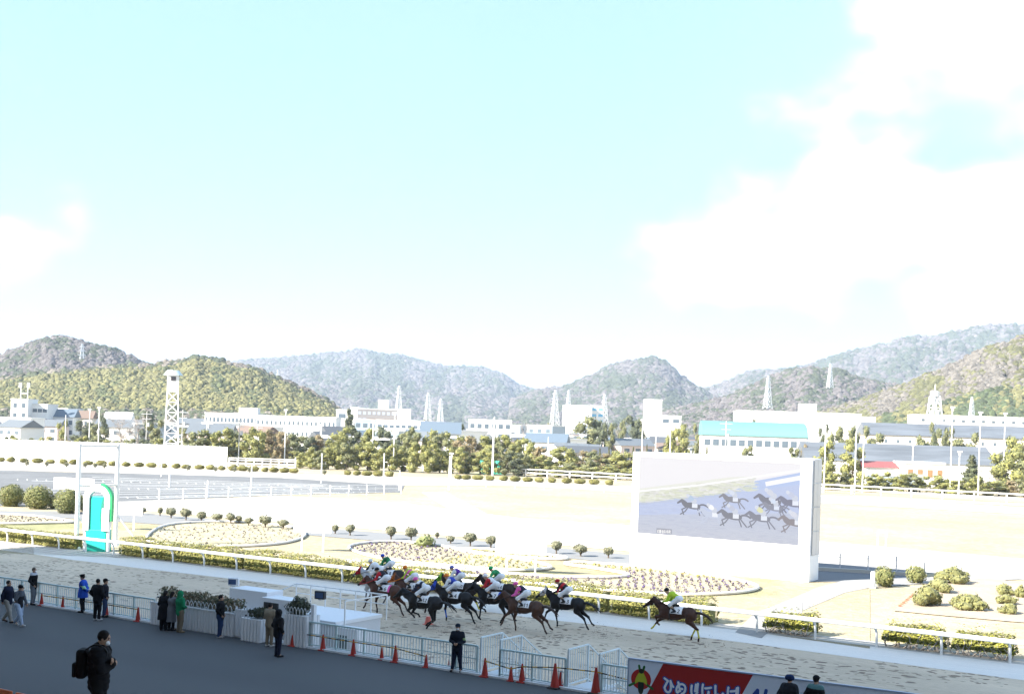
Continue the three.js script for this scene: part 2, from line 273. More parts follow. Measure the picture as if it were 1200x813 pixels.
hill('mountain', [[180, 440], [250, 431], [290, 424], [340, 421], [385, 416], [403, 416], [420, 412], [432, 413], [445, 417], [470, 419], [500, 427], [520, 432], [540, 432], [565, 433], [590, 442], [608, 454], [630, 461], [700, 470]], 4200, 1900, { n: 200, gully: 0.05, soil: [0.1, 0.09, 0.08], seed: 11, count: 26000, size: 8, kind: mixWood(GREEN, BROWN), label: 'bare winter wood covering the long far blue mountain' });
hill('mountain', [[600, 470], [630, 460], [660, 456], [690, 444], [715, 431], [735, 426], [748, 424], [765, 421], [778, 426], [790, 435], [802, 446], [815, 455], [835, 466], [870, 480]], 2700, 1100, { n: 140, gully: 0.06, soil: [0.1, 0.09, 0.08], seed: 12, count: 16000, size: 5.4, kind: mixWood(GREEN, BROWN), label: 'bare winter wood covering the single peaked mountain' });
hill('mountain', [[800, 468], [830, 457], [850, 450], [870, 441], [890, 436], [905, 437], [930, 434], [950, 430], [975, 421], [1000, 413], [1040, 405], [1060, 399], [1075, 396], [1095, 396], [1120, 391], [1150, 385], [1170, 383], [1200, 383], [1300, 376]], 3300, 1500, { n: 170, gully: 0.05, soil: [0.1, 0.09, 0.08], seed: 13, count: 24000, size: 6.6, kind: mixWood(GREEN, BROWN), label: 'hazy mixed wood on the tall mountain beyond the factory roofs' });
hill('hill', [[760, 489], [800, 480], [850, 469], [880, 456], [905, 443], [930, 435], [945, 433], [960, 435], [985, 436], [1010, 447], [1060, 455], [1120, 470]], 1500, 560, { n: 150, gully: 0.07, soil: [0.08, 0.075, 0.05], seed: 14, count: 16000, size: 3.2, kind: mixWood(GREEN, BROWN), label: 'green and brown wood on the low hill with a pylon' });
hill('hill', [[-130, 436], [-40, 424], [0, 418], [22, 410], [42, 402], [58, 398], [72, 397], [85, 400], [105, 405], [130, 411], [150, 419], [172, 430], [200, 438], [250, 452]], 1250, 420, { n: 150, gully: 0.07, soil: [0.08, 0.07, 0.05], seed: 15, count: 18000, size: 2.7, kind: mixWood(GREEN, BROWN), label: 'grey brown winter wood on the rounded hilltop' });
hill('hill', [[-140, 455], [-60, 450], [0, 447], [40, 441], [90, 436], [130, 433], [170, 431], [200, 427], [230, 421], [252, 423], [275, 429], [300, 436], [330, 448], [355, 459], [380, 471], [402, 486]], 900, 330, { n: 170, gully: 0.06, soil: [0.07, 0.075, 0.03], seed: 16, count: 24000, size: 1.75,
  kind: (x, t, r) => { const n = fbm(x * 0.05 + 9, t * 5, 3) + (r() - 0.5) * 0.3, v = 0.65 + 0.7 * r(), lo = t > 0.72; if (lo || t < 0.06) return n > 0.47 ? [0.055 * v, 0.065 * v, 0.035 * v, 1.3] : [0.13 * v, 0.115 * v, 0.095 * v, 1.3]; return n > 0.43 ? [BAMBOO[0] * v, BAMBOO[1] * v, BAMBOO[2] * v, 1, 2] : [0.07 * v, 0.08 * v, 0.035 * v, 1.1]; }, label: 'yellow green bamboo wood on the slope behind the lattice tower' });
hill('hill', [[930, 494], [960, 486], [1000, 474], [1030, 463], [1060, 453], [1090, 440], [1120, 428], [1150, 412], [1175, 404], [1200, 396], [1260, 380], [1340, 360]], 900, 330, { n: 150, gully: 0.06, soil: [0.07, 0.07, 0.035], seed: 17, count: 22000, size: 1.75,
  kind: (x, t, r) => { const n = fbm(x * 0.05 + 2, t * 5, 3) + (r() - 0.5) * 0.3, v = 0.65 + 0.7 * r(); if (t > 0.45) return n > 0.46 ? [BAMBOO[0] * v, BAMBOO[1] * v, BAMBOO[2] * v, 1.1, 2] : [0.05 * v, 0.065 * v, 0.03 * v, 1.2, 2]; return n > 0.56 ? [0.09 * v, 0.09 * v, 0.04 * v] : [0.115 * v, 0.105 * v, 0.092 * v]; }, label: 'bamboo and bare trees on the slope behind the long factory' });
// ---------------------------------------------------------------- rails
const RAILZ = -58.3;
function railX(px) { return G(px, 620 + 0.111 * px, T + 1.02).x; }
{
  const t = thing('inner_running_rail', 'long white running rail on curved posts between the sand track and the garden', 'rail');
  const x0 = -150, x1 = 30;
  const prof = new THREE.CylinderGeometry(0.085, 0.085, x1 - x0, 12).rotateZ(Math.PI / 2).scale(1, 1.25, 1).translate((x0 + x1) / 2, T + 1.0, RAILZ);
  part('top_rail', prof, WHITE, t);
  const post = new THREE.TubeGeometry(new THREE.CatmullRomCurve3([new V3(0, 0, -0.38), new V3(0, 0.45, -0.36), new V3(0, 0.78, -0.26), new V3(0, 0.93, -0.02)]), 10, 0.062, 8);
  const p0 = railX(884);
  for (let k = -40; k < 14; k++) { const x = p0 + k * 2.95; if (x < x0 || x > x1) continue; const o = part('post', post, WHITE, t); o.position.set(x, T, RAILZ); }
}
function railing(name, label, a, b, opt) {   // posts and level rails from a to b
  const t = thing(name, label, 'rail'); const d = b.clone().sub(a), n = Math.max(1, Math.round(d.length() / opt.gap));
  for (const h of opt.rails) part('rail', beam(a.clone().add(new V3(0, h, 0)), b.clone().add(new V3(0, h, 0)), opt.w ?? 0.08, opt.hh ?? 0.1), opt.m ?? WHITE, t);
  const pg = bx(opt.pw ?? 0.09, opt.h, opt.pw ?? 0.09, 0, opt.h / 2, 0);
  for (let i = 0; i <= n; i++) { const o = part('post', pg, opt.m ?? WHITE, t); o.position.copy(a).addScaledVector(d, i / n); }
  return t;
}
// back straight: outer rail on top of the bank, inner rail with low boards
const gT = (px, py) => G(px, py, T);
railing('back_straight_rail', 'long white double rail in front of the tree belt', G(346, 543.5, T), G(1260, 593, T), { gap: 5.2, rails: [0.75, 1.45], h: 1.5, w: 0.2, hh: 0.2, pw: 0.2 });
railing('back_straight_inner_rail', 'low white rail along the far straight, this side of the clipped shrubs', G(470, 566, T), G(1260, 601, T), { gap: 5, rails: [0.9], h: 0.95, w: 0.14, hh: 0.16, pw: 0.12 });
railing('parking_fence', 'thin white wire fence along the parking lot edge', G(186, 586.5, T), G(470, 578.5, T), { gap: 3.2, rails: [0.3, 0.8, 1.3], h: 1.4, w: 0.05, hh: 0.05, pw: 0.1 });
railing('underpass_railing', 'grey post and wire railing beside the ramp behind the video screen', G(952, 665.5, T), G(1084, 672, T), { gap: 2.0, rails: [0.9], h: 1.15, w: 0.03, hh: 0.03, pw: 0.07, m: mat(0.45, 0.47, 0.5, 0.5) });
structure('underpass_kerb_wall', [beam(G(948, 668, T).add(new V3(0, 0.12, 0)), G(1086, 676, T).add(new V3(0, 0.12, 0)), 0.3, 0.3)], CONC);
// white sheet wall at the far left, panel by panel
{
  const t = thing('sheet_wall', 'long white wall of upright sheet panels behind the parking lot', 'wall'), a = G(-40, 536.2, T), b = G(266, 547.5, T), d = b.clone().sub(a), n = 34, L = d.length() / n, ang = Math.atan2(-d.z, d.x);
  const pg = rb(L - 0.1, 4.1, 0.12, 0.04, 0, 2.05, 0), m2 = [mat(0.72, 0.73, 0.74, 0.6), mat(0.66, 0.67, 0.69, 0.6)];
  for (let i = 0; i < n; i++) { const o = part('panel', pg, m2[i * 7 % 3 ? 0 : 1], t); o.position.copy(a).addScaledVector(d, (i + 0.5) / n); o.rotation.y = ang; const q = part('post', bx(0.12, 4.3, 0.2, 0, 2.15, 0), GALV, t); q.position.copy(a).addScaledVector(d, i / n); q.rotation.y = ang; }
  const f = railing('white_fence', 'short white barred fence at the end of the sheet wall', G(268, 548, T), G(346, 550.5, T), { gap: 1.7, rails: [0.4, 1.0, 1.6, 2.0], h: 2.1, w: 0.12, hh: 0.16, pw: 0.14 });
}

// ---------------------------------------------------------------- video screen
{
  const BLUESH = mat(0.7, 0.74, 0.79, 0.4), base = G(941, 684, T), left = G(754, 660.5, T);
  const z = (base.z + left.z) / 2 + 0.3, xr = G(941, 684, T).x, W = 13.4, H = 8.25, D = 1.9;
  const xl = xr - W;
  const t = thing('video_screen', 'huge white video screen showing the race, on a white plinth in the garden', 'video screen', [xl + W / 2, T, z - D / 2]);
  part('plinth', bx(W, 1.75, D, 0, 0.875, 0), mat(0.8, 0.8, 0.79, 0.6), t);
  const fy0 = 1.757, fh = H - 1.757, cab = part('cabinet', bx(W - 0.02, fh, D - 0.36, 0, fy0 + fh / 2, -0.165), BLUESH, t);
  // picture panel and the frame round it
  const sw = 12.05, sh = 5.5, sx = -0.12, sy = 2.4 + sh / 2;
  const L = sx - sw / 2, Rr = sx + sw / 2, f = D / 2 - 0.11;
  for (const [w, h, x, y] of [[W, H - sy - sh / 2, 0, (H + sy + sh / 2) / 2], [W, sy - sh / 2 - fy0, 0, (fy0 + sy - sh / 2) / 2], [L + W / 2, sh, (L - W / 2) / 2, sy], [W / 2 - Rr, sh, (W / 2 + Rr) / 2, sy]]) part('frame_panel', bx(w - 0.012, h - 0.012, 0.22, x, y, f), mat(0.8, 0.81, 0.83, 0.5), t);
  // side cladding sheets
  for (let k = 0; k < 4; k++) for (const s of [0, 1]) { const h = fh / 4; part('side_panel', rb(0.05, h - 0.035, (D - 0.4) / 2 - 0.03, 0.015, W / 2 + 0.03, fy0 + h * (k + 0.5), -0.17 - (D - 0.4) / 4 + s * (D - 0.4) / 2), mat(0.5, 0.52, 0.55, 0.35, { metalness: 0.5 }), t); }
  const cv = document.createElement('canvas'); cv.width = 1205; cv.height = 550; const c = cv.getContext('2d');
  const W2 = 1205, H2 = 550, R = rng(77);
  c.fillStyle = '#aebfe2'; c.fillRect(0, 0, W2, H2);
  let gr = c.createLinearGradient(0, 150, 0, H2); gr.addColorStop(0, '#aabfe9'); gr.addColorStop(0.55, '#b3bdd6'); gr.addColorStop(1, '#bcc2d2'); c.fillStyle = gr; c.fillRect(0, 0, W2, H2);
  c.fillStyle = '#ecebf0'; c.beginPath(); c.moveTo(0, 0); c.lineTo(W2, 0); c.lineTo(W2, 60); c.lineTo(0, 330); c.fill();
  c.fillStyle = '#e3e6dd'; c.beginPath(); c.moveTo(0, 230); c.lineTo(700, 115); c.lineTo(880, 100); c.lineTo(880, 140); c.lineTo(700, 215); c.lineTo(0, 330); c.fill();
  for (let i = 0; i < 700; i++) { const x = R() * 860, y = lerp(275, 140, x / 860) + (R() - 0.4) * 90; c.fillStyle = ['#cfd6b2', '#dfe2d3', '#c4cbb4', '#dcdbe2', '#b6bfae'][Math.floor(R() * 5)]; c.globalAlpha = 0.5; c.fillRect(x, y, 18 + R() * 46, 4 + R() * 5); }
  c.globalAlpha = 1; c.fillStyle = '#b0bfe4'; c.beginPath(); c.moveTo(0, 345); c.lineTo(500, 280); c.lineTo(860, 205); c.lineTo(W2, 140); c.lineTo(W2, 330); c.lineTo(0, 420); c.fill();
  c.strokeStyle = '#fbfbff'; c.lineWidth = 13; c.beginPath(); c.moveTo(0, 250); c.lineTo(480, 180); c.lineTo(W2, 45); c.stroke();
  c.lineWidth = 30; c.beginPath(); c.moveTo(960, 150); c.lineTo(W2, 95); c.stroke();
  for (let i = 0; i < 900; i++) { const x = R() * W2, y = lerp(330, 545, R()); c.globalAlpha = 0.25; c.fillStyle = R() < 0.5 ? '#9aa3bd' : '#ccd2df'; c.fillRect(x, y, 10 + R() * 60, 1.5 + R() * 3); }
  c.globalAlpha = 1;
  const horse = (x, y, s, body, silk, cloth) => {
    c.save(); c.translate(x, y); c.scale(s * 1.12, s * 1.12); c.fillStyle = body; c.strokeStyle = body; c.lineCap = 'round';
    c.beginPath(); c.ellipse(0, 0, 62, 24, 0.1, 0, 7); c.fill(); c.beginPath(); c.moveTo(-40, -20); c.quadraticCurveTo(-80, -50, -92, -46); c.lineTo(-128, -18); c.lineTo(-122, -8); c.lineTo(-92, -22); c.quadraticCurveTo(-80, 10, -48, 16); c.fill();
    c.lineWidth = 9; for (const [a, b, d, e, f2] of [[-44, 10, -86, 30, -70], [-36, 12, -60, 44, -96], [44, 8, 66, 34, 96], [36, 14, 50, 44, 58]]) { c.beginPath(); c.moveTo(a, b); c.lineTo(d, e); c.lineTo(f2, 66); c.stroke(); }
    c.lineWidth = 12; c.beginPath(); c.moveTo(58, -8); c.quadraticCurveTo(90, -20, 122, 4); c.stroke();
    c.fillStyle = cloth; c.fillRect(-6, -18, 44, 32); c.fillStyle = '#c3cbdc'; c.beginPath(); c.ellipse(10, -34, 22, 20, 0, 0, 7); c.fill();
    c.fillStyle = silk; c.beginPath(); c.ellipse(-16, -56, 26, 18, 0.5, 0, 7); c.fill(); c.fillStyle = '#cdd5e6'; c.beginPath(); c.arc(-40, -72, 13, 0, 7); c.fill(); c.restore();
  };
  horse(1010, 265, 0.95, '#5a6078', '#c8cede', '#e6ebf7'); horse(1160, 270, 0.9, '#5b6180', '#b9c2dc', '#dfe6f6');
  horse(730, 270, 0.78, '#6b6f80', '#cdd7ea', '#dce4f4'); horse(1030, 310, 0.75, '#737a92', '#c9d8f0', '#d6e0f4');
  horse(425, 330, 0.86, '#4f566c', '#a8c0dc', '#e2e9f6'); horse(580, 385, 0.85, '#b9c4dc', '#f0f3fa', '#e6ecf8'); horse(735, 385, 0.9, '#5d6378', '#b4bcd4', '#e2e8f4');
  horse(940, 385, 0.9, '#676d84', '#d6d9a8', '#dfe7f6'); horse(1180, 400, 0.9, '#75707c', '#cfd3e2', '#e2e8f4');
  // caption: two characters, a figure and a letter
  const boxy = (x, rows) => { c.strokeStyle = '#ffffff'; c.lineWidth = 4; for (const [a, b, d, e] of rows) { c.beginPath(); c.moveTo(x + a, 515 + b); c.lineTo(x + d, 515 + e); c.stroke(); } };
  c.fillStyle = '#8f94a6'; c.fillRect(148, 505, 122, 36);
  boxy(154, [[0, 8, 14, 8], [8, 0, 2, 22], [4, 14, 12, 22], [18, 2, 32, 2], [18, 22, 32, 22], [19, 2, 19, 22], [25, 2, 25, 22], [19, 8, 31, 8], [31, 8, 31, 16], [19, 16, 31, 16]]);
  boxy(192, [[0, 6, 12, 6], [2, 6, 2, 22], [10, 6, 10, 22], [0, 14, 12, 14], [0, 22, 12, 22], [6, 0, 6, 6], [17, 4, 28, 4], [22, 0, 16, 10], [18, 10, 28, 22], [28, 10, 16, 22], [20, 16, 28, 16]]);
  c.fillStyle = '#fff'; c.font = 'bold 30px sans-serif'; c.fillText('6R', 226, 536);
  const tx = new THREE.CanvasTexture(cv); tx.colorSpace = THREE.SRGBColorSpace; tx.magFilter = THREE.LinearFilter;
  const lcd = new THREE.MeshStandardMaterial({ color: 0x15161a, emissive: 0xffffff, emissiveMap: tx, emissiveIntensity: 1 / EXPO * 0.9, roughness: 0.7 });
  const g = new THREE.PlaneGeometry(sw, sh).translate(sx, sy, D / 2 - 0.04); part('screen_picture', g, lcd, t);
}

// ---------------------------------------------------------------- winning post and finish frame
{
  const t = thing('finish_frame', 'tall white steel finish frame with diagonal braces beside the green winning post', 'frame'), a = G(89, 643, T), b = G(134.5, 639.5, T);
  for (const p of [a, b]) { part('upright', [bar([p.x, T, p.z], [p.x, T + 7.6, p.z], 0.165, 10), cyl(0.35, 0.3, 0.18, p.x, T, p.z)], WHITE, t); part('brace', bar([p.x, T + 2.4, p.z], [p.x + 1.4, T, p.z - 1.2], 0.06, 6), WHITE, t); }
  for (const h of [4.55, 7.45]) part('crossbar', bar([a.x, T + h, a.z], [b.x, T + h, b.z], 0.09, 8), WHITE, t);
}
{
  const p = G(112, 646, T), t = thing('winning_post', 'green and white arched winning post behind the inner rail', 'winning post', [p.x, T, p.z - 0.2], 0.42);
  const TEAL = mat(0.02, 0.43, 0.33, 0.35), W2 = mat(0.8, 0.8, 0.8, 0.4);
  part('base_block', rb(1.5, 1.55, 0.9, 0.03, 0, 0.78, 0), TEAL, t);
  const col = new THREE.Shape(); col.moveTo(-0.5, 1.55); col.lineTo(0.32, 1.55); col.quadraticCurveTo(0.1, 2.6, 0.42, 3.9); col.lineTo(-0.5, 3.9); col.closePath();
  part('column', new THREE.ExtrudeGeometry(col, { depth: 0.7, bevelEnabled: true, bevelSize: 0.03, bevelThickness: 0.03, bevelSegments: 2 }).translate(0, 0, -0.35), TEAL, t);
  const ring = new THREE.Shape(); ring.moveTo(-0.98, 1.5); ring.lineTo(-0.98, 3.75); ring.absarc(0, 3.75, 0.98, Math.PI, 0, true); ring.lineTo(0.98, 2.2); ring.quadraticCurveTo(0.95, 1.7, 0.85, 1.5); ring.lineTo(0.6, 1.5); ring.lineTo(0.6, 3.75); ring.absarc(0, 3.75, 0.6, 0, Math.PI, false); ring.lineTo(-0.6, 1.5); ring.closePath();
  const rg = part('arch', new THREE.ExtrudeGeometry(ring, { depth: 0.34, bevelEnabled: true, bevelSize: 0.03, bevelThickness: 0.03, bevelSegments: 2, curveSegments: 20 }).translate(0, 0, 0.12), W2, t);
  const rim = new THREE.Shape(); rim.moveTo(1.02, 2.2); rim.lineTo(1.02, 3.75); rim.absarc(0, 3.75, 1.02, 0, Math.PI * 0.42, false); rim.lineTo(Math.cos(Math.PI * 0.42) * 1.14, 3.75 + Math.sin(Math.PI * 0.42) * 1.14); rim.absarc(0, 3.75, 1.14, Math.PI * 0.42, 0, true); rim.lineTo(1.14, 2.2); rim.closePath();
  part('arch_rim', new THREE.ExtrudeGeometry(rim, { depth: 0.4, bevelEnabled: false, curveSegments: 16 }).translate(0, 0, 0.08), mat(0.03, 0.4, 0.14, 0.4), rg);
  part('foot_leg', [bx(0.16, 1.6, 0.3, -0.9, 0.8, 0.25), bx(0.16, 1.6, 0.3, 0.82, 0.8, 0.25)], W2, t);
  part('plate', rb(0.55, 1.6, 0.1, 0.02, 0.72, 2.3, 0.5), W2, t);
}

// ---------------------------------------------------------------- board signs in the garden (blank from here)
function board(px0, px1, yt, yb, base, label, name = 'notice_board') {
  const p = G((px0 + px1) / 2, base, T), Z = depthOf(p), s = F / Z, w = (px1 - px0) / s / 0.93, y1 = (base - yt) / s, y0 = (base - yb) / s, t = thing(name, label, 'board', p, 0.38);
  part('panel', rb(w, y1 - y0, 0.09, 0.02, 0, (y0 + y1) / 2, 0.09), mat(0.82, 0.82, 0.81, 0.6), t);
  for (const k of [-0.28, 0.28]) part('post', bx(0.11, y1 - 0.1, 0.08, k * w, (y1 - 0.1) / 2, 0), WHITE, t);
  return t;
}
board(344, 387.5, 607.5, 624, 646, 'white board on two posts before the pointed end of a flower bed');
board(582, 638.5, 629.5, 649, 672, 'wide white board on two posts standing in the yellow flower bed');
board(118, 167, 588, 603, 621, 'white board on two posts next to the finish frame');
board(62, 110, 560, 574, 596, 'white board standing behind the big round shrubs');
{
  const p = G(1033, 664, T), t = thing('display_frame', 'tall narrow open white frame on a pole behind a round shrub', 'frame', p, 0.3), s = F / depthOf(p), h = 41 / s;
  part('pole', bx(0.12, h * 0.55, 0.12, -0.25, h * 0.275, 0), WHITE, t); part('frame_bars', [bx(0.1, h * 0.45, 0.1, -0.3, h * 0.78, 0), bx(0.1, h * 0.45, 0.1, 0.3, h * 0.78, 0), bx(0.7, 0.1, 0.1, 0, h, 0), bx(0.7, 0.1, 0.1, 0, h * 0.57, 0)], WHITE, t);
}
{
  const p = G(1023, 689, T), t = thing('path_bollard', 'short white bollard light on a square foot beside the garden path', 'bollard', p); part('shaft', rb(0.24, 1.05, 0.24, 0.03, 0, 0.55, 0), WHITE, t); part('foot', bx(0.5, 0.1, 0.42, 0, 0.05, 0), CONC, t);
  const q = G(939.5, 719, T), u = thing('marker_post', 'thin grey post standing behind the hedge by the garden path', 'post', q); part('shaft', bx(0.08, 0.62, 0.08, 0, 0.31, 0), mat(0.3, 0.32, 0.36, 0.5), u); part('cap', rb(0.1, 0.03, 0.1, 0.01, 0, 0.63, 0), GALV, u);
}
// ---------------------------------------------------------------- planting
const LEAF = new THREE.MeshPhysicalMaterial({ vertexColors: true, roughness: 0.85, side: THREE.DoubleSide, transmission: 0.25, thickness: 0 });
function leafCloud(n, sample, size, colors, seed, up = 0) {   // small bent leaf faces; sample(r) gives a point and an outward direction
  const r = rng(seed), pos = new Float32Array(n * 9), nor = new Float32Array(n * 9), col = new Float32Array(n * 9), a = new V3(), b = new V3(), d = new V3(), nn = new V3();
  for (let i = 0; i < n; i++) {
    const [p, o] = sample(r); d.copy(o).add(new V3(r() - 0.5, r() - 0.5 + up, r() - 0.5).multiplyScalar(1.5)).normalize();
    a.set(r() - 0.5, r() - 0.5, r() - 0.5).cross(d).normalize(); b.crossVectors(d, a); const s = size * (0.6 + 0.8 * r()), c = colors[Math.floor(r() * colors.length)], v = 0.75 + 0.5 * r();
    const q = [[-0.6, -0.4], [0.6, -0.4], [0, 0.9]];
    nn.copy(d);
    for (let k = 0; k < 3; k++) { const o3 = i * 9 + k * 3; for (let m = 0; m < 3; m++) { const e = 'xyz'[m]; pos[o3 + m] = p[e] + (a[e] * q[k][0] + b[e] * q[k][1]) * s; nor[o3 + m] = nn[e]; col[o3 + m] = c[m] * v; } }
  }
  const g = new THREE.BufferGeometry(); g.setAttribute('position', new THREE.BufferAttribute(pos, 3)); g.setAttribute('normal', new THREE.BufferAttribute(nor, 3)); g.setAttribute('color', new THREE.BufferAttribute(col, 3)); return g;
}
const ball = (r) => { const z = 2 * r() - 1, t = 6.2832 * r(), q = Math.sqrt(1 - z * z); return new V3(q * Math.cos(t), z, q * Math.sin(t)); };
function lobeSampler(lobes, inner = 0.72, lump = 0.2, freq = 2.2) { const w = lobes.map((l) => l[3] * l[4]), W = w.reduce((a, b) => a + b, 0); return (r) => { let k = 0, t = r() * W; while (t > w[k] && k < w.length - 1) { t -= w[k]; k++; } const [x, y, z, rx, ry, rz = rx] = lobes[k], o = ball(r), m = lerp(inner, 1, Math.sqrt(r())) * (1 - lump / 2 + lump * 2 * (noise3(o.x * freq + x * 3 + 9, o.y * freq + 5, o.z * freq + z * 3) - 0.5)); return [new V3(x + o.x * rx * m, y + o.y * ry * m, z + o.z * rz * m), o]; }; }
const OLIVE = [[0.14, 0.16, 0.05], [0.18, 0.19, 0.06], [0.11, 0.13, 0.04], [0.21, 0.2, 0.07]], GREY_GREEN = [[0.15, 0.16, 0.085], [0.2, 0.2, 0.12], [0.11, 0.125, 0.07], [0.24, 0.22, 0.14]], YELLOW_GREEN = [[0.2, 0.2, 0.035], [0.14, 0.15, 0.03], [0.26, 0.24, 0.05], [0.1, 0.115, 0.025]], FRESH = [[0.2, 0.24, 0.09], [0.26, 0.28, 0.12], [0.14, 0.17, 0.06]];
const meanOf = (cs) => [0, 1, 2].map((k) => cs.reduce((a, c) => a + c[k], 0) / cs.length);
const BARK = mat(0.11, 0.085, 0.065, 0.95), PALEBARK = mat(0.34, 0.31, 0.28, 0.95);
function lumpyCore(lobes, k) { return lobes.map(([x, y, z, rx, ry, rz = rx], i) => { const g = new THREE.IcosahedronGeometry(1, 2), p = g.attributes.position; for (let n = 0; n < p.count; n++) { const q = k * (0.8 + 0.4 * noise3(p.getX(n) * 2 + i, p.getY(n) * 2, p.getZ(n) * 2)); p.setXYZ(n, x + p.getX(n) * rx * q, y + p.getY(n) * ry * q, z + p.getZ(n) * rz * q); } g.computeVertexNormals(); return g; }); }
function shrub(px, base, wpx, hpx, label, colors, seed, group, o = {}) {
  const p = G(px, base, T), s = F / depthOf(p), w = wpx / s, h = hpx / s, t = thing(o.name ?? 'round_shrub', label, 'shrub', p, (seed * 1.7) % 6, group), st = o.stem ?? 0.12;
  const lobes = o.lobes ? o.lobes.map(([x, y, z, rx, ry]) => [x * w, y * h, z * w, rx * w, ry * h]) : st < 0.1 ? [[0, h * 0.44, 0, w / 2, h * 0.56]] : [[0, h * (st + (1 - st) / 2), 0, w / 2, h * (1 - st) / 2]];
  const n = Math.round(clamp(w * h * (o.dense ?? 420), 200, 5200));
  part('foliage', [...lumpyCore(lobes, 0.72).map((g) => tint(plain(g), () => meanOf(colors))), leafCloud(n, lobeSampler(lobes, 0.72, o.lump ?? 0.22), o.leaf ?? 0.085, colors, seed)], LEAF, t);
  part('stem', [cyl(0.07, 0.05, h * 0.4), bar([0, h * 0.15, 0], [w * 0.16, h * 0.45, 0.05], 0.035, 5), bar([0, h * 0.15, 0], [-w * 0.14, h * 0.45, -0.08], 0.035, 5)], BARK, t);
  return t;
}
let sd = 100;
for (const [x, y, w, h, l] of [[12, 593, 33, 27, 'big round clipped shrub, outermost of three along the lot kerb'], [44, 596, 37, 29, 'big round clipped shrub, middle of three along the lot kerb'], [79.5, 601.5, 37, 31, 'big round clipped shrub beside the finish frame']]) shrub(x, y, w, h, l, OLIVE, sd++, 'big clipped shrubs beyond the finish', { stem: 0.03, lump: 0.12, leaf: 0.11, dense: 260 });
for (const [x, y, w, h] of [[61, 596, 14, 18], [97, 600, 14, 20], [28, 590, 12, 15]]) shrub(x, y, w, h, 'loose grey green shrub tucked between the big round shrubs', GREY_GREEN, sd++, 'loose shrubs between the clipped ones', { stem: 0.02, lump: 0.4, dense: 300 });
const ROW = [[167, 603, 9, 9], [187, 604.5, 7, 11], [200, 607, 15, 13], [217.5, 609.5, 16, 14.5], [235.5, 611.5, 14, 13], [254, 612.5, 16, 11.5], [270, 613.5, 13, 13], [279.5, 613.5, 9, 10], [291, 616, 11, 10], [310.6, 618, 19, 14.5], [331.6, 620, 16, 12], [392.5, 625.5, 10, 11], [410, 627.5, 13, 13.5], [458, 632, 15.5, 16.5], [481.5, 634, 18, 17], [512, 631, 5, 7.5], [528, 637, 11.5, 9.5], [551, 640, 19, 17], [575, 642, 17, 15.5], [652, 649, 16, 16.5], [680.5, 652, 20, 15], [713, 654, 15, 14]];
for (const [x, y, w, h] of ROW) shrub(x, y, w, h, 'small round grey green shrub in the row along the infield road', GREY_GREEN, sd++, 'round shrubs along the infield road', { stem: 0.24, lump: 0.3, leaf: 0.1, dense: 260 });
shrub(497, 641, 27, 15, 'pale fresh green grassy clump at the head of the purple bed', FRESH, sd++, undefined, { name: 'grassy_clump', stem: 0, lump: 0.5, leaf: 0.16, dense: 200 });
shrub(1037, 687, 28, 25, 'round dense shrub behind the bollard light', OLIVE, sd++, undefined, { stem: 0.05, lump: 0.2, leaf: 0.1, dense: 330 });
shrub(1074, 683, 27, 21, 'round dense shrub by the ramp railing end', OLIVE, sd++, undefined, { stem: 0.05, lump: 0.2, leaf: 0.1, dense: 330 });
const TIER = [[0, 0.52, 0, 0.36, 0.48], [-0.28, 0.36, 0.05, 0.27, 0.4], [0.28, 0.34, -0.05, 0.27, 0.38], [0.05, 0.26, 0.25, 0.34, 0.34]], MIX = [[0.22, 0.22, 0.07], [0.27, 0.26, 0.09], [0.16, 0.17, 0.06], [0.13, 0.14, 0.06]];
for (const [x, y, w, h, l] of [[1116, 683, 44, 21, 'tiered garden shrub at the top of the island bed'], [1101, 694, 34, 18, 'flat topped garden shrub between two tiered ones'], [1088, 710, 40, 26, 'broad tiered garden shrub at the brick bed edge'], [1136, 714, 46, 20, 'low spreading garden shrub casting a shadow on bare soil'], [1176, 697, 28, 14, 'upper shrub of the small planted island'], [1180, 708, 24, 13, 'middle shrub of the small planted island'], [1184, 719, 28, 14, 'lowest shrub of the small planted island'], [1196, 700, 14, 15, 'outer shrub of the small planted island']]) shrub(x, y, w, h, l, MIX, sd++, 'tiered shrubs of the island bed', { name: 'garden_shrub', lobes: TIER, leaf: 0.11, dense: 420, lump: 0.35 });
strip('island_bed', [[1048, 716], [1062, 700], [1090, 690], [1110, 680], [1160, 678], [1260, 690], [1260, 734], [1190, 729], [1110, 722]], 0.026, new THREE.MeshStandardMaterial({ map: paleTex, color: new THREE.Color().setRGB(0.85, 0.74, 0.62), roughness: 1 }));
{
  const t = thing('brick_edging', 'short red brick edging at the corner of the island bed', 'edging'), a = G(1055, 711, T), b = G(1071, 697.5, T), n = 9, g = rb(0.16, 0.14, 0.2, 0.02, 0, 0.06, 0), m = [mat(0.36, 0.12, 0.075, 0.9), mat(0.42, 0.17, 0.11, 0.9)];
  for (let i = 0; i < n; i++) { const o = part('brick', g, m[i % 2], t); o.position.copy(a).lerp(b, i / (n - 1)); o.rotation.y = 0.4; }
}
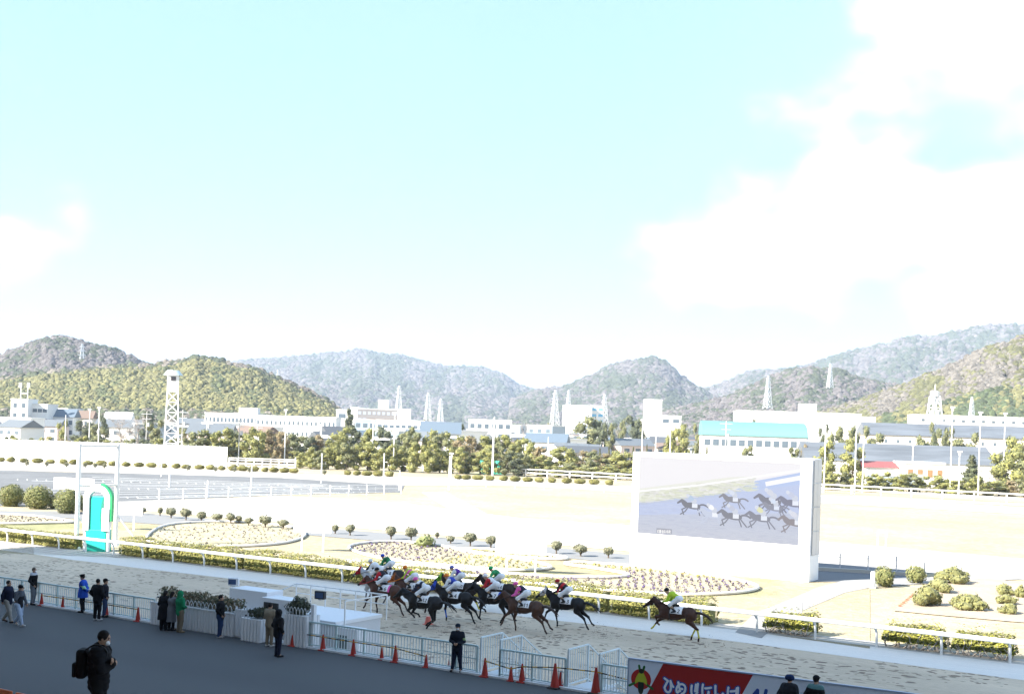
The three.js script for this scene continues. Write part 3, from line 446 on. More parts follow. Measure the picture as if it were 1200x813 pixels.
// clipped shrubs under the far rail
{
  const lobes = [[0, 0.5, 0, 1.15, 0.52, 0.8]], proto = thing('box_shrub', 'low clipped shrub in the row before the far fence', 'shrub', [0, 0, 0], 0, 'clipped shrubs along the far straight');
  part('foliage', [...lumpyCore(lobes, 0.86).map((g) => tint(plain(g), () => [0.17, 0.16, 0.037])), leafCloud(700, lobeSampler(lobes, 0.85, 0.2), 0.12, [[0.17, 0.165, 0.035], [0.13, 0.13, 0.03], [0.21, 0.18, 0.045]], 7)], LEAF, proto);
  const xs = [0, 12, 27.5, 43, 58.7, 74, 86, 103, 118, 131, 147.5, 162, 177, 191, 206, 218, 233, 246, 259.5, 273, 284, 297, 310, 321, 333, 344, 407, 418, 430, 443, 456, 537, 546, 560, 574, 590, 604, 618, 632, 647, 664, 680, 696, 714];
  xs.forEach((x, i) => { const p = G(x, 541 + 0.0385 * x, T); const o = i ? copyOf(proto, p, (i * 2.4) % 6.3) : proto; if (!i) o.position.copy(p); o.scale.setScalar(0.9 + 0.2 * hash(i, 3)); });
  const q = thing('young_shrub', 'tiny round shrub on bare ground before the clipped row', 'shrub', [0, 0, 0], 0, 'tiny shrubs before the clipped row'); part('foliage', leafCloud(260, lobeSampler([[0, 0.62, 0, 0.55, 0.55]], 0.3, 0.5), 0.12, GREY_GREEN, 8), LEAF, q); part('stem', cyl(0.05, 0.04, 0.5), BARK, q);
  [31, 54, 77, 99, 111, 122, 220, 252, 274, 292, 380].forEach((x, i) => { const p = G(x, 545.5 + 0.03 * x, T); if (i) copyOf(q, p, i); else q.position.copy(p); });
}
// hedges behind the inner rail
function hedge(x0, x1, h, d, label, colors, seed, o = {}) {
  const L = x1 - x0, t = thing('hedge', label, 'hedge', [(x0 + x1) / 2, T, RAILZ - 0.75 - d / 2], 0, o.group), n = Math.round(L * (o.dense ?? 620)), z0 = o.floor ?? 0.05;
  const samp = (r) => {
    const x = (r() - 0.5) * L, f = r(), bump = 0.86 + 0.28 * noise3((x + seed) * 1.3, 2, seed), hh = h * (0.9 + 0.22 * noise3((x + seed * 3) * 0.9, 5, 1)), e = Math.min(1, (L / 2 - Math.abs(x)) * 3 + 0.35), D = d * bump * (0.6 + 0.4 * e);
    if (f < 0.48) return [new V3(x, hh * e + (r() - 0.6) * 0.16 + (r() < 0.12 ? r() * (o.sprig ?? 0.16) : 0), (r() - 0.5) * D), new V3(0, 1, 0)];
    if (f < 0.86) return [new V3(x, lerp(z0, hh * e, r()), D / 2 - r() * 0.14), new V3(0, 0.3, 1)];
    return [new V3(x, lerp(z0, hh * e, r()), -D / 2 + r() * 0.14), new V3(0, 0.3, -1)];
  };
  const core = bx(L - 0.35, h * 0.82 - z0, d * 0.62, 0, z0 + (h * 0.82 - z0) / 2, 0);
  part('foliage', [tint(plain(core), () => meanOf(colors)), leafCloud(n, samp, 0.085, colors, seed, 0.5)], LEAF, t);
  const st = []; const r = rng(seed + 3), big = o.bare;
  for (let k = 0; k < L * (big ? 9 : 3); k++) { let x = (r() - 0.5) * (L - 0.3), q = new V3(x, 0, big ? d * (0.1 + 0.4 * r()) : (r() - 0.5) * d * 0.5), dir = new V3((r() - 0.5) * (big ? 2.6 : 1), 1, big ? 0.3 * r() : 0).normalize(); for (let m = 0; m < (big ? 4 : 2); m++) { const e = q.clone().addScaledVector(dir, big ? 0.2 : h * 0.3); st.push(bar(q, e, (big ? 0.034 : 0.02) * (1 - m * 0.2), 5, (big ? 0.028 : 0.016) * (1 - m * 0.2))); q = e; dir.add(new V3((r() - 0.5) * 1.6, (r() - 0.4), (r() - 0.5) * 0.5)).normalize(); if (q.y < 0.05) dir.y = Math.abs(dir.y); } }
  part('branches', st, big ? PALEBARK : BARK, t);
}
{
  const HC = [[0.24, 0.24, 0.055], [0.19, 0.2, 0.05], [0.3, 0.28, 0.07], [0.13, 0.145, 0.04], [0.26, 0.23, 0.065]];
  const xa = railX(126), xb = railX(826), n = 15;
  for (let i = 0; i < n; i++) hedge(lerp(xa, xb, i / n) + 0.02, lerp(xa, xb, (i + 1) / n) - (i % 3 ? 0.02 : 0.18), 1.22, 1.3, 'olive green clipped hedge in the long run behind the inner rail', HC, 300 + i, { group: 'hedge run behind the inner rail' });
  hedge(railX(-40), railX(16), 1.0, 1.0, 'olive hedge beyond the winning post, ending at a gap by the shrubs', HC, 330, { group: 'short hedges beyond the winning post' }); hedge(railX(18), railX(75), 1.0, 1.05, 'olive hedge whose rounded end points at the green winning post', HC, 331, { group: 'short hedges beyond the winning post' });
  const YC = [[0.24, 0.24, 0.03], [0.3, 0.28, 0.05], [0.17, 0.18, 0.03], [0.08, 0.09, 0.025]];
  hedge(railX(886), railX(951), 1.0, 1.0, 'yellow topped hedge with bare pale roots between two paths', YC, 340, { bare: 1, floor: 0.26, sprig: 0.42 });
  hedge(railX(1027), railX(1104), 1.0, 1.0, 'yellow topped hedge with bare pale roots, joined to its twin across the post', YC, 341, { bare: 1, floor: 0.28, sprig: 0.42 });
  hedge(railX(1109), railX(1186), 1.0, 1.0, 'yellow topped hedge with bare pale roots, ending at open lawn', YC, 342, { bare: 1, floor: 0.28, sprig: 0.42 });
}
// flower beds with concrete kerbs
function bed(list, label, lift, fill) {
  const pts = smoothLoop(gp(list), 72), t = thing('flower_bed', label, 'flower bed');
  part('soil', sheet(pts, T + lift), SOIL, t);
  const c = new THREE.CatmullRomCurve3(pts.map(([x, z]) => new V3(x, T + 0.12, z)), true), kg = new THREE.TubeGeometry(c, 110, 0.11, 6, true); part('kerb', kg, mat(0.62, 0.6, 0.56, 0.85), t);
  const inside = (x, z) => { let r = false; for (let i = 0, j = pts.length - 1; i < pts.length; j = i++) { const [xi, zi] = pts[i], [xj, zj] = pts[j]; if ((zi > z) !== (zj > z) && x < (xj - xi) * (z - zi) / (zj - zi) + xi) r = !r; } return r; };
  const xs = pts.map((p) => p[0]), zs = pts.map((p) => p[1]), x0 = Math.min(...xs), x1 = Math.max(...xs), z0 = Math.min(...zs), z1 = Math.max(...zs), R = rng(fill.seed), gs = [];
  for (let z = z0; z < z1; z += fill.gz) for (let x = x0; x < x1; x += fill.gx) {
    const a = x + (R() - 0.5) * fill.gx * 0.5 + ((z - z0) / fill.gz % 2) * fill.gx * 0.5, b = z + (R() - 0.5) * fill.gz * 0.45; if (!inside(a, b) || R() < 0.12) continue;
    const [leaf, petal] = fill.kind(a, b, R), s = 0.07 + 0.07 * R();
    if (leaf) gs.push(leafCloud(8, (r) => { const o = ball(r); o.y = Math.abs(o.y); return [new V3(a + o.x * s, T + 0.06 + o.y * s, b + o.z * s), o]; }, 0.075, leaf, Math.floor(R() * 1e6)));
    if (petal) gs.push(leafCloud(4, (r) => { const o = ball(r); o.y = Math.abs(o.y); return [new V3(a + o.x * s * 0.9, T + 0.14 + o.y * s * 0.8, b + o.z * s * 0.9), new V3(0, 1, 0.2)]; }, 0.06, petal, Math.floor(R() * 1e6)));
  }
  if (gs.length) { const o = part('plants', gs, LEAF, t); o.userData.kind = 'stuff'; }
  return t;
}
const LV = [[0.13, 0.14, 0.06], [0.17, 0.17, 0.08]], DKL = [[0.06, 0.05, 0.06], [0.08, 0.06, 0.07]], PURPLE = [[0.12, 0.07, 0.28], [0.09, 0.05, 0.2], [0.16, 0.1, 0.33]], YEL = [[0.75, 0.55, 0.03], [0.6, 0.45, 0.04]];
const PURPLE_END = G(552, 652, T).x, whiteish = [[0.34, 0.31, 0.22], [0.28, 0.27, 0.17]];
bed([[172, 634], [190, 618], [235, 613], [300, 614], [345, 620], [357, 629], [330, 638], [270, 642], [215, 640.5]], 'wide oval bed of sparse dark seedlings left of the pointed bed', 0.03, { seed: 21, gx: 0.8, gz: 1.0, kind: (x, z, r) => (r() < 0.45 ? [DKL, null] : [whiteish, null]) });
bed([[-40, 612], [-20, 604], [40, 606], [84, 612.5], [60, 614], [0, 615]], 'long low bed of dark seedlings before the big round shrubs', 0.03, { seed: 22, gx: 0.6, gz: 0.7, kind: (x, z, r) => [DKL, r() < 0.4 ? whiteish : null] });
bed([[409, 642.5], [430, 637.5], [470, 636], [515, 641], [560, 649], [605, 656], [640, 663.5], [642, 668], [600, 670], [545, 666], [480, 660.5], [430, 652]], 'pointed bed of purple and yellow flowers running behind the wide board', 0.034, { seed: 23, gx: 0.62, gz: 0.62, kind: (x, z, r) => { return x > PURPLE_END ? [LV, r() < 0.6 ? YEL : null] : [DKL, r() < 0.75 ? PURPLE : null]; } });
bed([[534, 645], [570, 645], [620, 650], [662, 654.5], [655, 657], [600, 654], [560, 650]], 'narrow yellow flower bed behind the wide board', 0.03, { seed: 24, gx: 0.6, gz: 0.6, kind: (x, z, r) => [LV, r() < 0.7 ? YEL : null] });
bed([[402, 659], [470, 664], [560, 671], [640, 677], [705, 678.5], [738, 675.5], [700, 668], [660, 662], [690, 661], [760, 667], [820, 674], [870, 683], [889, 690], [868, 696], [800, 699], [730, 695], [640, 687], [540, 675], [470, 668]], 'largest flower bed, purple lobe with a forked tail along the hedge', 0.03, { seed: 25, gx: 0.58, gz: 0.58, kind: (x, z, r) => { const n = fbm(x * 0.12 + 3, z * 0.25, 2); return x > -52 ? (z < -77.5 ? [LV, r() < 0.75 ? YEL : null] : [DKL, r() < 0.8 ? PURPLE : null]) : n > 0.5 ? [LV, r() < 0.6 ? YEL : null] : [DKL, r() < 0.6 ? PURPLE : null]; } });
// ---------------------------------------------------------------- the town behind the course
const FACE = Math.atan2(-RZ, RX);    // turns local x onto the camera's right
const groundAt = (px, Z) => { const p = P(px, 540, Z); p.y = T; return p; };
const topAt = (px, py, Z) => P(px, py, Z).y - T;
const PANE = mat(0.1, 0.13, 0.16, 0.25), WALLS = { white: mat(0.66, 0.66, 0.64, 0.85), cream: mat(0.56, 0.52, 0.45, 0.85), grey: mat(0.4, 0.41, 0.42, 0.85), pink: mat(0.55, 0.46, 0.42, 0.85), blue: mat(0.3, 0.36, 0.41, 0.8), dark: mat(0.2, 0.19, 0.19, 0.85) }, ROOFS = { tile: mat(0.07, 0.078, 0.09, 0.7), slate: mat(0.12, 0.135, 0.15, 0.6), blue: mat(0.1, 0.135, 0.175, 0.7), brown: mat(0.15, 0.11, 0.09, 0.8), red: mat(0.22, 0.07, 0.07, 0.8), pale: mat(0.6, 0.6, 0.58, 0.8), teal: mat(0.11, 0.24, 0.235, 0.6), sheet: new THREE.MeshStandardMaterial({ roughness: 0.7, map: rep(dataTex(512, 512, (u, v) => { const r = Math.abs(((u * 48) % 1) - 0.5) < 0.07 ? 0.86 : 1, a = pfbm(u, v, 8, 4, 81, 3), b = pfbm(u, v, 40, 3, 83, 6), t = r * (0.9 + 0.5 * (a - 0.5) + 0.4 * (b - 0.5)); return [0.125 * t, 0.14 * t, 0.16 * t]; }), 36) }) };
const prism = (w, h, d, y, over = 0.35) => { const s = new THREE.Shape(); s.moveTo(-d / 2 - over, 0); s.lineTo(d / 2 + over, 0); s.lineTo(0, h); s.closePath(); return new THREE.ExtrudeGeometry(s, { depth: w + over * 2, bevelEnabled: false }).translate(0, 0, -w / 2 - over).rotateY(Math.PI / 2).translate(0, y, 0); };
const winGeo = new Map(); const winBox = (w, h) => { const k = w.toFixed(2) + h.toFixed(2); if (!winGeo.has(k)) winGeo.set(k, bx(w, h, 0.1)); return winGeo.get(k); };
function block(px0, px1, py, Z, o) {   // a building seen square-on between two photo columns, roof line at py
  const pc = (px0 + px1) / 2, s = F / Z, w = (px1 - px0) / s, h = topAt(pc, py, Z), d = o.deep ?? Math.min(14, w * 0.8), p = groundAt(pc, Z), turn = FACE + (o.turn ?? 0), t = thing(o.name ?? 'building', o.label, o.cat ?? 'building', p, turn, o.group);
  const rh = o.gable ? o.gable * h : o.barrel ? o.barrel * h : 0, wh = h - rh;
  part('wall', bx(w, wh, d, 0, wh / 2, -d / 2), o.wall ?? WALLS.white, t);
  if (o.gable) { const r = part('roof', prism(w, rh, d, wh, 0.4).translate(0, 0, -d / 2), o.roof ?? ROOFS.slate, t); } else if (o.barrel) { const q = new THREE.CylinderGeometry(1, 1, w + 0.6, 20, 1, false, 0, Math.PI).rotateZ(Math.PI / 2).scale(1, o.barrel * h, d / 2 + 0.3).translate(0, wh, -d / 2); part('roof', q, o.roof, t); } else { const r = part('roof', bx(w + 0.3, 0.45, d + 0.3, 0, wh + 0.225, -d / 2), o.roof ?? ROOFS.pale, t); if (o.unit) part('roof_unit', bx(o.unit[1] / s, o.unit[2], d * 0.4, (o.unit[0] - pc) / s, wh + 0.45 + o.unit[2] / 2, -d / 2), WALLS.white, r); }
  const rows = o.rows ?? 0, cols = o.cols ?? 0; if (rows) { const ww = (o.ww ?? 0.6) * w / cols, hh = (o.wh ?? 0.45) * Math.min(wh / rows, 3.4), g = winBox(ww, hh); for (let r = 0; r < rows; r++) for (let c = 0; c < cols; c++) { const q = part('window', g, o.pane ?? PANE, t); q.position.set((c + 0.5) * w / cols - w / 2, wh - (r + 0.55) * Math.min(wh / rows, 3.4), 0.03); } }
  for (const f of o.more ?? []) f(t, w, wh, d, s, pc);
  return t;
}
// far houses, each by itself
{
  const R = rng(404), kinds = [['white', 'tile', 'white walled house with a dark tiled roof'], ['cream', 'brown', 'cream house with a brown roof'], ['white', 'slate', 'white house with a grey slate roof'], ['grey', 'tile', 'grey walled house with a dark tiled roof'], ['white', 'blue', 'white house with a blue roof'], ['pink', 'slate', 'pinkish house with a grey roof'], ['blue', 'pale', 'pale blue flat roofed house'], ['white', 'pale', 'white flat roofed building']];
  const used = [];
  for (let i = 0; i < 170; i++) {
    const Z = 310 + 330 * R() ** 0.8, px = -20 + 1240 * R(), k = kinds[Math.floor(R() * kinds.length)]; if (px > 800 && px < 1200 && Z < 480) continue;
    const wm = 8 + 6 * R(), s = F / Z, x0 = px - wm * s / 2; if (used.some(([a, z]) => Math.abs(a - px) < 8 && Math.abs(z - Z) < 14)) continue; used.push([px, Z]);
    const hm = 5.5 + 3.2 * R() + (R() < 0.12 ? 4 : 0), py = 501.4 + (px - 600) * 0.0306 - (hm + T - EYE) * s, flatR = k[1] === 'pale';
    block(x0, x0 + wm * s, py, Z, { name: 'town_house', cat: 'house', label: k[2] + ' in the far town', group: 'houses of the far town', wall: WALLS[k[0]], roof: ROOFS[k[1]], gable: flatR ? 0 : 0.3, deep: 7 + 3 * R(), turn: (R() - 0.5) * 1.4, rows: 2, cols: 3, ww: 0.45, wh: 0.4 });
  }
}
const B = (a, b, c, d, label, o = {}) => block(a, b, c, d, { label, ...o });
B(10, 30, 468.5, 430, 'white stair block with a rooftop loudspeaker frame', { rows: 3, cols: 2, ww: 0.4, deep: 9, more: [(t, w, h) => part('rooftop_frame', [bx(0.25, 5, 0.25, -1.2, h + 2.5, -4), bx(0.25, 5, 0.25, 1.2, h + 2.5, -4), bx(2.6, 0.3, 0.3, 0, h + 2.4, -4), bx(0.9, 1.6, 0.6, -1.4, h + 5.2, -4), bx(0.9, 1.6, 0.6, 1.4, h + 5.2, -4)], WALLS.white, t)] });
B(30, 53, 474.5, 434, 'white three storey wing with long window bands', { rows: 3, cols: 4, ww: 0.85, wh: 0.35, deep: 10 });
B(-30, 34, 490, 400, 'low white building at the foot of the stair block', { rows: 1, cols: 6, deep: 12 });
B(56, 84, 479, 440, 'white house with a blue hipped roof and balcony', { gable: 0.25, roof: ROOFS.blue, rows: 2, cols: 4, name: 'town_house', cat: 'house' });
B(86, 106, 481, 450, 'cream terraced houses with brown roofs', { gable: 0.25, roof: ROOFS.brown, wall: WALLS.cream, rows: 2, cols: 4 });
B(119, 149, 482.5, 420, 'pale house with a wide low gable', { gable: 0.35, roof: ROOFS.pale, rows: 1, cols: 4 });
B(205, 238, 490, 440, 'grey low shed beside the school', { wall: WALLS.grey, roof: ROOFS.slate, gable: 0.2 });
B(238, 300, 485.5, 420, 'long white school wing with a rooftop plant room', { rows: 3, cols: 14, ww: 0.55, wh: 0.42, unit: [286, 22, 2], deep: 12 });
B(298, 392, 489, 402, 'long cream school block with small dark windows', { rows: 2, cols: 18, ww: 0.35, wh: 0.35, deep: 12 });
B(392, 406, 481, 450, 'narrow blank white tower block', { deep: 8, rows: 1, cols: 1 });
B(417, 473, 480, 620, 'dark fronted apartment block with stair tower', { wall: WALLS.dark, rows: 5, cols: 10, ww: 0.6, pane: mat(0.3, 0.34, 0.4, 0.3), unit: [446, 12, 4.5], deep: 14, more: [(t, w, h) => part('end_wall', bx(4, h + 1, 14, -w / 2 - 1.5, (h + 1) / 2, -7.1), WALLS.white, t)] });
B(465, 478, 479, 600, 'pale blue gabled chapel like house', { wall: WALLS.blue, gable: 0.3, roof: ROOFS.pale, name: 'town_house', cat: 'house' });
B(414, 447, 492.5, 470, 'pale blue and white warehouse', { wall: WALLS.blue, rows: 1, cols: 4 }); B(440, 496, 493.5, 440, 'long low white warehouse with strip windows', { rows: 1, cols: 8, ww: 0.7, wh: 0.3 });
B(500, 536, 497, 430, 'low white house row with porches', { rows: 1, cols: 6, gable: 0.2, roof: ROOFS.slate }); B(548, 598, 493, 430, 'white two storey workshop with dark doors', { rows: 2, cols: 6 });
B(659, 692, 475.5, 720, 'large white office block with fine window grid', { rows: 6, cols: 11, ww: 0.5, deep: 16, pane: mat(0.4, 0.45, 0.5, 0.3) }); B(691, 706, 476, 726, 'white and blue glazed stair tower of the office block', { rows: 3, cols: 2, ww: 0.7, pane: mat(0.15, 0.4, 0.6, 0.2) });
B(754, 774, 468.5, 900, 'plain tall white block below the peak', { rows: 4, cols: 4, ww: 0.3, pane: mat(0.45, 0.47, 0.5, 0.4) }); B(773, 797, 488, 520, 'white cube building left of the hall', { rows: 1, cols: 2 });
B(868, 1008, 484, 430, 'huge long white apartment block', { rows: 4, cols: 14, ww: 0.25, wh: 0.2, pane: mat(0.5, 0.52, 0.55, 0.5), unit: [951, 17, 3], deep: 16, more: [(t, w, h, d) => { const q = part('stair_tower', bx(5, h - 0.5, d, w / 2 + 2.52, (h - 0.5) / 2, -d / 2), WALLS.white, t); for (let k = 0; k < 3; k++) part('stair_opening', bx(3.2, 1.5, 0.2, w / 2 + 2.6, h - 3.2 - k * 3.2, 0.03), mat(0.35, 0.42, 0.5, 0.6), q); }] });
B(824, 944, 494, 340, 'sports hall with a turquoise barrel roof', { barrel: 0.3, roof: ROOFS.teal, rows: 1, cols: 12, ww: 0.7, wh: 0.5, deep: 20, turn: -0.1, more: [(t, w, h, d) => part('gable_end', bx(0.3, h, d, w / 2 + 0.2, h / 2, -d / 2), mat(0.36, 0.42, 0.48, 0.6), t)] });
B(1020, 1240, 497.5, 400, 'very long factory with a dark blue grey sheet roof', { gable: 0.27, roof: ROOFS.sheet, wall: WALLS.cream, rows: 1, cols: 16, ww: 0.2, wh: 0.3, deep: 26, turn: -0.12 });
B(948, 1165, 521, 300, 'low shed with a broad grey sheet roof', { gable: 0.5, roof: ROOFS.sheet, deep: 22, turn: -0.1 });
B(1075, 1240, 489, 520, 'cream block with a pale roof behind the factory', { wall: WALLS.cream, rows: 1, cols: 14, ww: 0.3, wh: 0.3 });
B(1016, 1062, 541, 262, 'small white house with a red roof edge', { name: 'town_house', cat: 'house', gable: 0.25, roof: ROOFS.red, rows: 1, cols: 5, deep: 8 }); B(1062, 1108, 544, 258, 'low white house with orange shutters', { name: 'town_house', cat: 'house', rows: 1, cols: 4, ww: 0.5, pane: mat(0.3, 0.17, 0.08, 0.7), deep: 8 }); B(1021, 1085, 558, 250, 'long pale blue garden wall', { name: 'garden_wall', cat: 'wall', wall: WALLS.blue, deep: 0.5 });
for (let k = 0; k < 4; k++) B(651 + k * 13, 662 + k * 13, 518.5 + k * 0.7, 330, 'small pale shed with a blue grey front', { name: 'shed', cat: 'shed', group: 'row of blue fronted sheds', wall: WALLS.white, rows: 1, cols: 1, ww: 0.75, wh: 0.6, pane: mat(0.22, 0.32, 0.4, 0.4), deep: 5, gable: 0.15 });
B(562, 590, 540, 262, 'bright green netting hut among the trees', { name: 'netting_hut', cat: 'hut', wall: mat(0.06, 0.5, 0.36, 0.8), roof: mat(0.06, 0.42, 0.3, 0.8), gable: 0.2, deep: 4 });

// trees
const TREES = new Map();
function crownLobes(kind, seed) { const r = rng(seed), a = []; if (kind === 'cypress') { for (let i = 0; i < 5; i++) a.push([(r() - 0.5) * 0.12, 0.2 + i * 0.17, (r() - 0.5) * 0.12, 0.2 * (1 - i * 0.15), 0.16]); return a; } if (kind === 'conifer') { for (let i = 0; i < 7; i++) a.push([(r() - 0.5) * 0.15, 0.22 + i * 0.115, (r() - 0.5) * 0.15, 0.44 * (1 - i * 0.125), 0.1]); return a; } for (let i = 0; i < 9; i++) { const t = i * 2.4 + r(), q = 0.28 * Math.sqrt(r()); a.push([Math.cos(t) * q, 0.1 + i * 0.1 + r() * 0.06, Math.sin(t) * q, (0.19 + 0.12 * r()) * (i > 5 ? 0.75 : 1), 0.12 + 0.07 * r()]); } return a; }
const TCOL = { olive: [[0.15, 0.165, 0.07], [0.19, 0.2, 0.08], [0.11, 0.13, 0.06], [0.22, 0.21, 0.09]], yellow: [[0.25, 0.25, 0.07], [0.2, 0.21, 0.065], [0.29, 0.28, 0.08], [0.15, 0.165, 0.06]], rusty: [[0.25, 0.19, 0.1], [0.2, 0.16, 0.08], [0.19, 0.18, 0.08], [0.28, 0.21, 0.12]], dark: [[0.085, 0.105, 0.055], [0.12, 0.135, 0.065], [0.07, 0.085, 0.05]], bare: [[0.3, 0.25, 0.22], [0.24, 0.2, 0.18], [0.34, 0.29, 0.26]], conifer: [[0.06, 0.08, 0.035], [0.085, 0.1, 0.045], [0.11, 0.115, 0.05]], cypress: [[0.11, 0.115, 0.045], [0.085, 0.09, 0.035]] };
const TLAB = { olive: 'olive green broad crowned tree', yellow: 'yellow green bushy tree', rusty: 'rusty brown autumn tree', dark: 'dark evergreen tree', bare: 'leafless grey brown tree', conifer: 'pointed conifer', cypress: 'slim upright cypress' };
function treeProto(kind, v) {
  const key = kind + v; if (TREES.has(key)) return TREES.get(key);
  const lobes = crownLobes(kind, v * 31 + key.length), n = kind === 'bare' ? 900 : 2400;
  const crown = leafCloud(n, lobeSampler(lobes, kind === 'bare' ? 0.1 : 0.5, 0.55, 4), kind === 'bare' ? 0.016 : 0.042, TCOL[kind], v + 900), core = kind === 'bare' ? null : merge(lumpyCore(lobes, 0.6).map((g) => tint(plain(g), () => meanOf(TCOL[kind]))));
  const tr = [bar([0, 0, 0], [0, 0.45, 0], 0.035, 7, 0.022)]; for (const l of lobes.slice(0, 6)) tr.push(bar([0, 0.28, 0], [l[0], l[1], l[2]], 0.016, 5, 0.006));
  if (kind === 'bare') { const r = rng(v); for (let k = 0; k < 60; k++) { const l = lobes[k % lobes.length], o = ball(r); tr.push(bar([l[0] * 0.7, l[1] * 0.85, l[2] * 0.7], [l[0] + o.x * l[3], l[1] + Math.abs(o.y) * l[4] * 1.2, l[2] + o.z * l[3]], 0.006, 4, 0.002)); } }
  const q = { crown: core ? merge([core, crown]) : crown, trunk: merge(tr) }; TREES.set(key, q); return q;
}
let treeN = 0;
function tree(px, py, wpx, Z, kind, where = 'in the belt behind the far rail') {
  const p = groundAt(px, Z), h = Math.max(1.5, topAt(px, py, Z)), w = wpx * Z / F, v = treeN++ % 4, q = treeProto(kind, v), t = thing(kind === 'conifer' ? 'conifer_tree' : kind === 'cypress' ? 'cypress_tree' : 'broadleaf_tree', TLAB[kind] + ' ' + where, 'tree', p, (treeN * 2.399) % 6.28, TLAB[kind] + 's ' + where);
  part('crown', q.crown, LEAF, t); part('trunk', q.trunk, kind === 'bare' ? PALEBARK : BARK, t); t.scale.set(w / 0.85, h, w / 0.85); return t;
}
{
  const R = rng(616), kindsA = ['olive', 'yellow', 'rusty', 'olive', 'yellow', 'dark'];
  const skyline = (x) => { const a = [[225, 503], [260, 503], [300, 500], [340, 505], [372, 508], [405, 500], [430, 498], [460, 500], [500, 500], [540, 508], [560, 507], [600, 508], [640, 520], [700, 528], [760, 530]]; let i = 0; while (i < a.length - 2 && x > a[i + 1][0]) i++; return lerp(a[i][1], a[i + 1][1], clamp((x - a[i][0]) / (a[i + 1][0] - a[i][0]))); };
  for (let x = 232; x < 762; x += 10 + 7 * R()) tree(x, skyline(x) + 6 * R(), 24 + 12 * R(), 278 + 22 * R() - x * 0.012, x > 360 && x < 540 && R() < 0.4 ? 'dark' : kindsA[Math.floor(R() * 5)]);
  for (let x = 352; x < 762; x += 9 + 8 * R()) tree(x, skyline(x) + 17 + 8 * R(), 20 + 10 * R(), 258 - (x - 350) * 0.02 + 5 * R(), R() < 0.55 ? 'yellow' : kindsA[Math.floor(R() * 6)], 'in the front row by the far rail');
  for (let x = 962; x < 1225; x += 9 + 8 * R()) tree(x, 551 + (x - 960) * 0.032 + 8 * R(), 22 + 10 * R(), 232 - (x - 960) * 0.03 + 5 * R(), R() < 0.5 ? 'yellow' : kindsA[Math.floor(R() * 5)], 'in the front row by the far rail');
  for (const [x, y, w, Z, k] of [[690, 489, 38, 400, 'olive'], [705, 497, 24, 395, 'dark'], [744, 487, 24, 430, 'dark'], [786, 502, 24, 300, 'yellow'], [800, 498, 22, 420, 'yellow'], [407, 478, 26, 420, 'conifer'], [535, 497, 16, 400, 'dark'], [120, 488, 16, 360, 'dark'], [95, 492, 26, 350, 'dark'], [72, 494, 16, 340, 'yellow'], [140, 486, 40, 380, 'bare'], [160, 488, 36, 380, 'bare'], [112, 497, 22, 330, 'olive'], [172, 483, 22, 390, 'dark'], [180, 494, 26, 340, 'olive'], [215, 502, 20, 320, 'olive'], [980, 501, 22, 330, 'olive'], [998, 500, 22, 330, 'olive'], [1022, 503, 26, 335, 'olive'], [1194, 508, 40, 300, 'yellow'], [1082, 512, 22, 330, 'olive'], [1095, 505, 14, 325, 'conifer'], [1134, 510, 34, 330, 'olive'], [1108, 514, 14, 328, 'olive'], [967, 519, 30, 270, 'yellow'], [1000, 517, 34, 265, 'yellow'], [1140, 532, 34, 245, 'conifer'], [1180, 528, 44, 245, 'yellow'], [1212, 530, 44, 250, 'olive'], [944, 521, 16, 310, 'rusty'], [1160, 556, 30, 238, 'bare'], [930, 525, 20, 310, 'olive'], [875, 523, 18, 320, 'olive']]) tree(x, y, w, Z, k, 'among the town roofs');
  for (let x = 703; x < 830; x += 7 + 4 * R()) tree(x, 519 + 8 * R() + (x - 700) * 0.02, 8 + 4 * R(), 300 + 8 * R(), 'cypress', 'in the screen row beside the hall');
  for (let x = 0; x < 345; x += 14 + 16 * R()) tree(x, 510 + (x) * 0.015 + 5 * R(), 18 + 10 * R(), 292 + 12 * R(), kindsA[Math.floor(R() * 6)], 'behind the white sheet wall');
  for (let i = 0; i < 40; i++) { const x = R() * 1200; tree(x, 489 + (x - 600) * 0.012 + 8 * R(), 12 + 8 * R(), 380 + 200 * R(), ['dark', 'olive', 'bare', 'olive'][Math.floor(R() * 4)], 'scattered through the far houses'); }
  for (let x = 301; x < 350; x += 10.5) shrub(x + 4, 531 + (x - 300) * 0.03, 9, 9, 'clipped dark green dome shrub above the barred fence', [[0.05, 0.075, 0.025], [0.07, 0.09, 0.03]], sd++, 'dome shrubs above the barred fence', { name: 'dome_shrub', stem: 0, leaf: 0.3, dense: 60, lump: 0.1 });
}
// poles
function lampPole(px, py, Z, head) {
  const p = groundAt(px, Z), h = topAt(px, py, Z), t = thing(head === 2 ? 'utility_pole' : 'lamp_post', head === 2 ? 'slim concrete utility pole with crossarms' : head === 1 ? 'tall white lamp post with a floodlight head' : 'tall plain white pole', 'pole', p, FACE, head === 2 ? 'utility poles of the town' : 'white poles around the course');
  part('shaft', bar([0, 0, 0], [0, h, 0], 0.13, 7, 0.085), head === 2 ? mat(0.5, 0.49, 0.46, 0.8) : WHITE, t);
  if (head === 1) part('lamp_head', [rb(0.8, 0.3, 0.4, 0.08, 0, h + 0.1, 0.1), bx(0.3, 0.6, 0.3, 0, h - 0.2, 0)], WHITE, t); if (head === 2) part('crossarm', [bx(2.6, 0.16, 0.16, 0, h - 0.6, 0), bx(2, 0.14, 0.14, 0, h - 1.8, 0), cyl(0.3, 0.3, 0.9, 0.5, h - 3.6, 0, 8)], GALV, t);
}
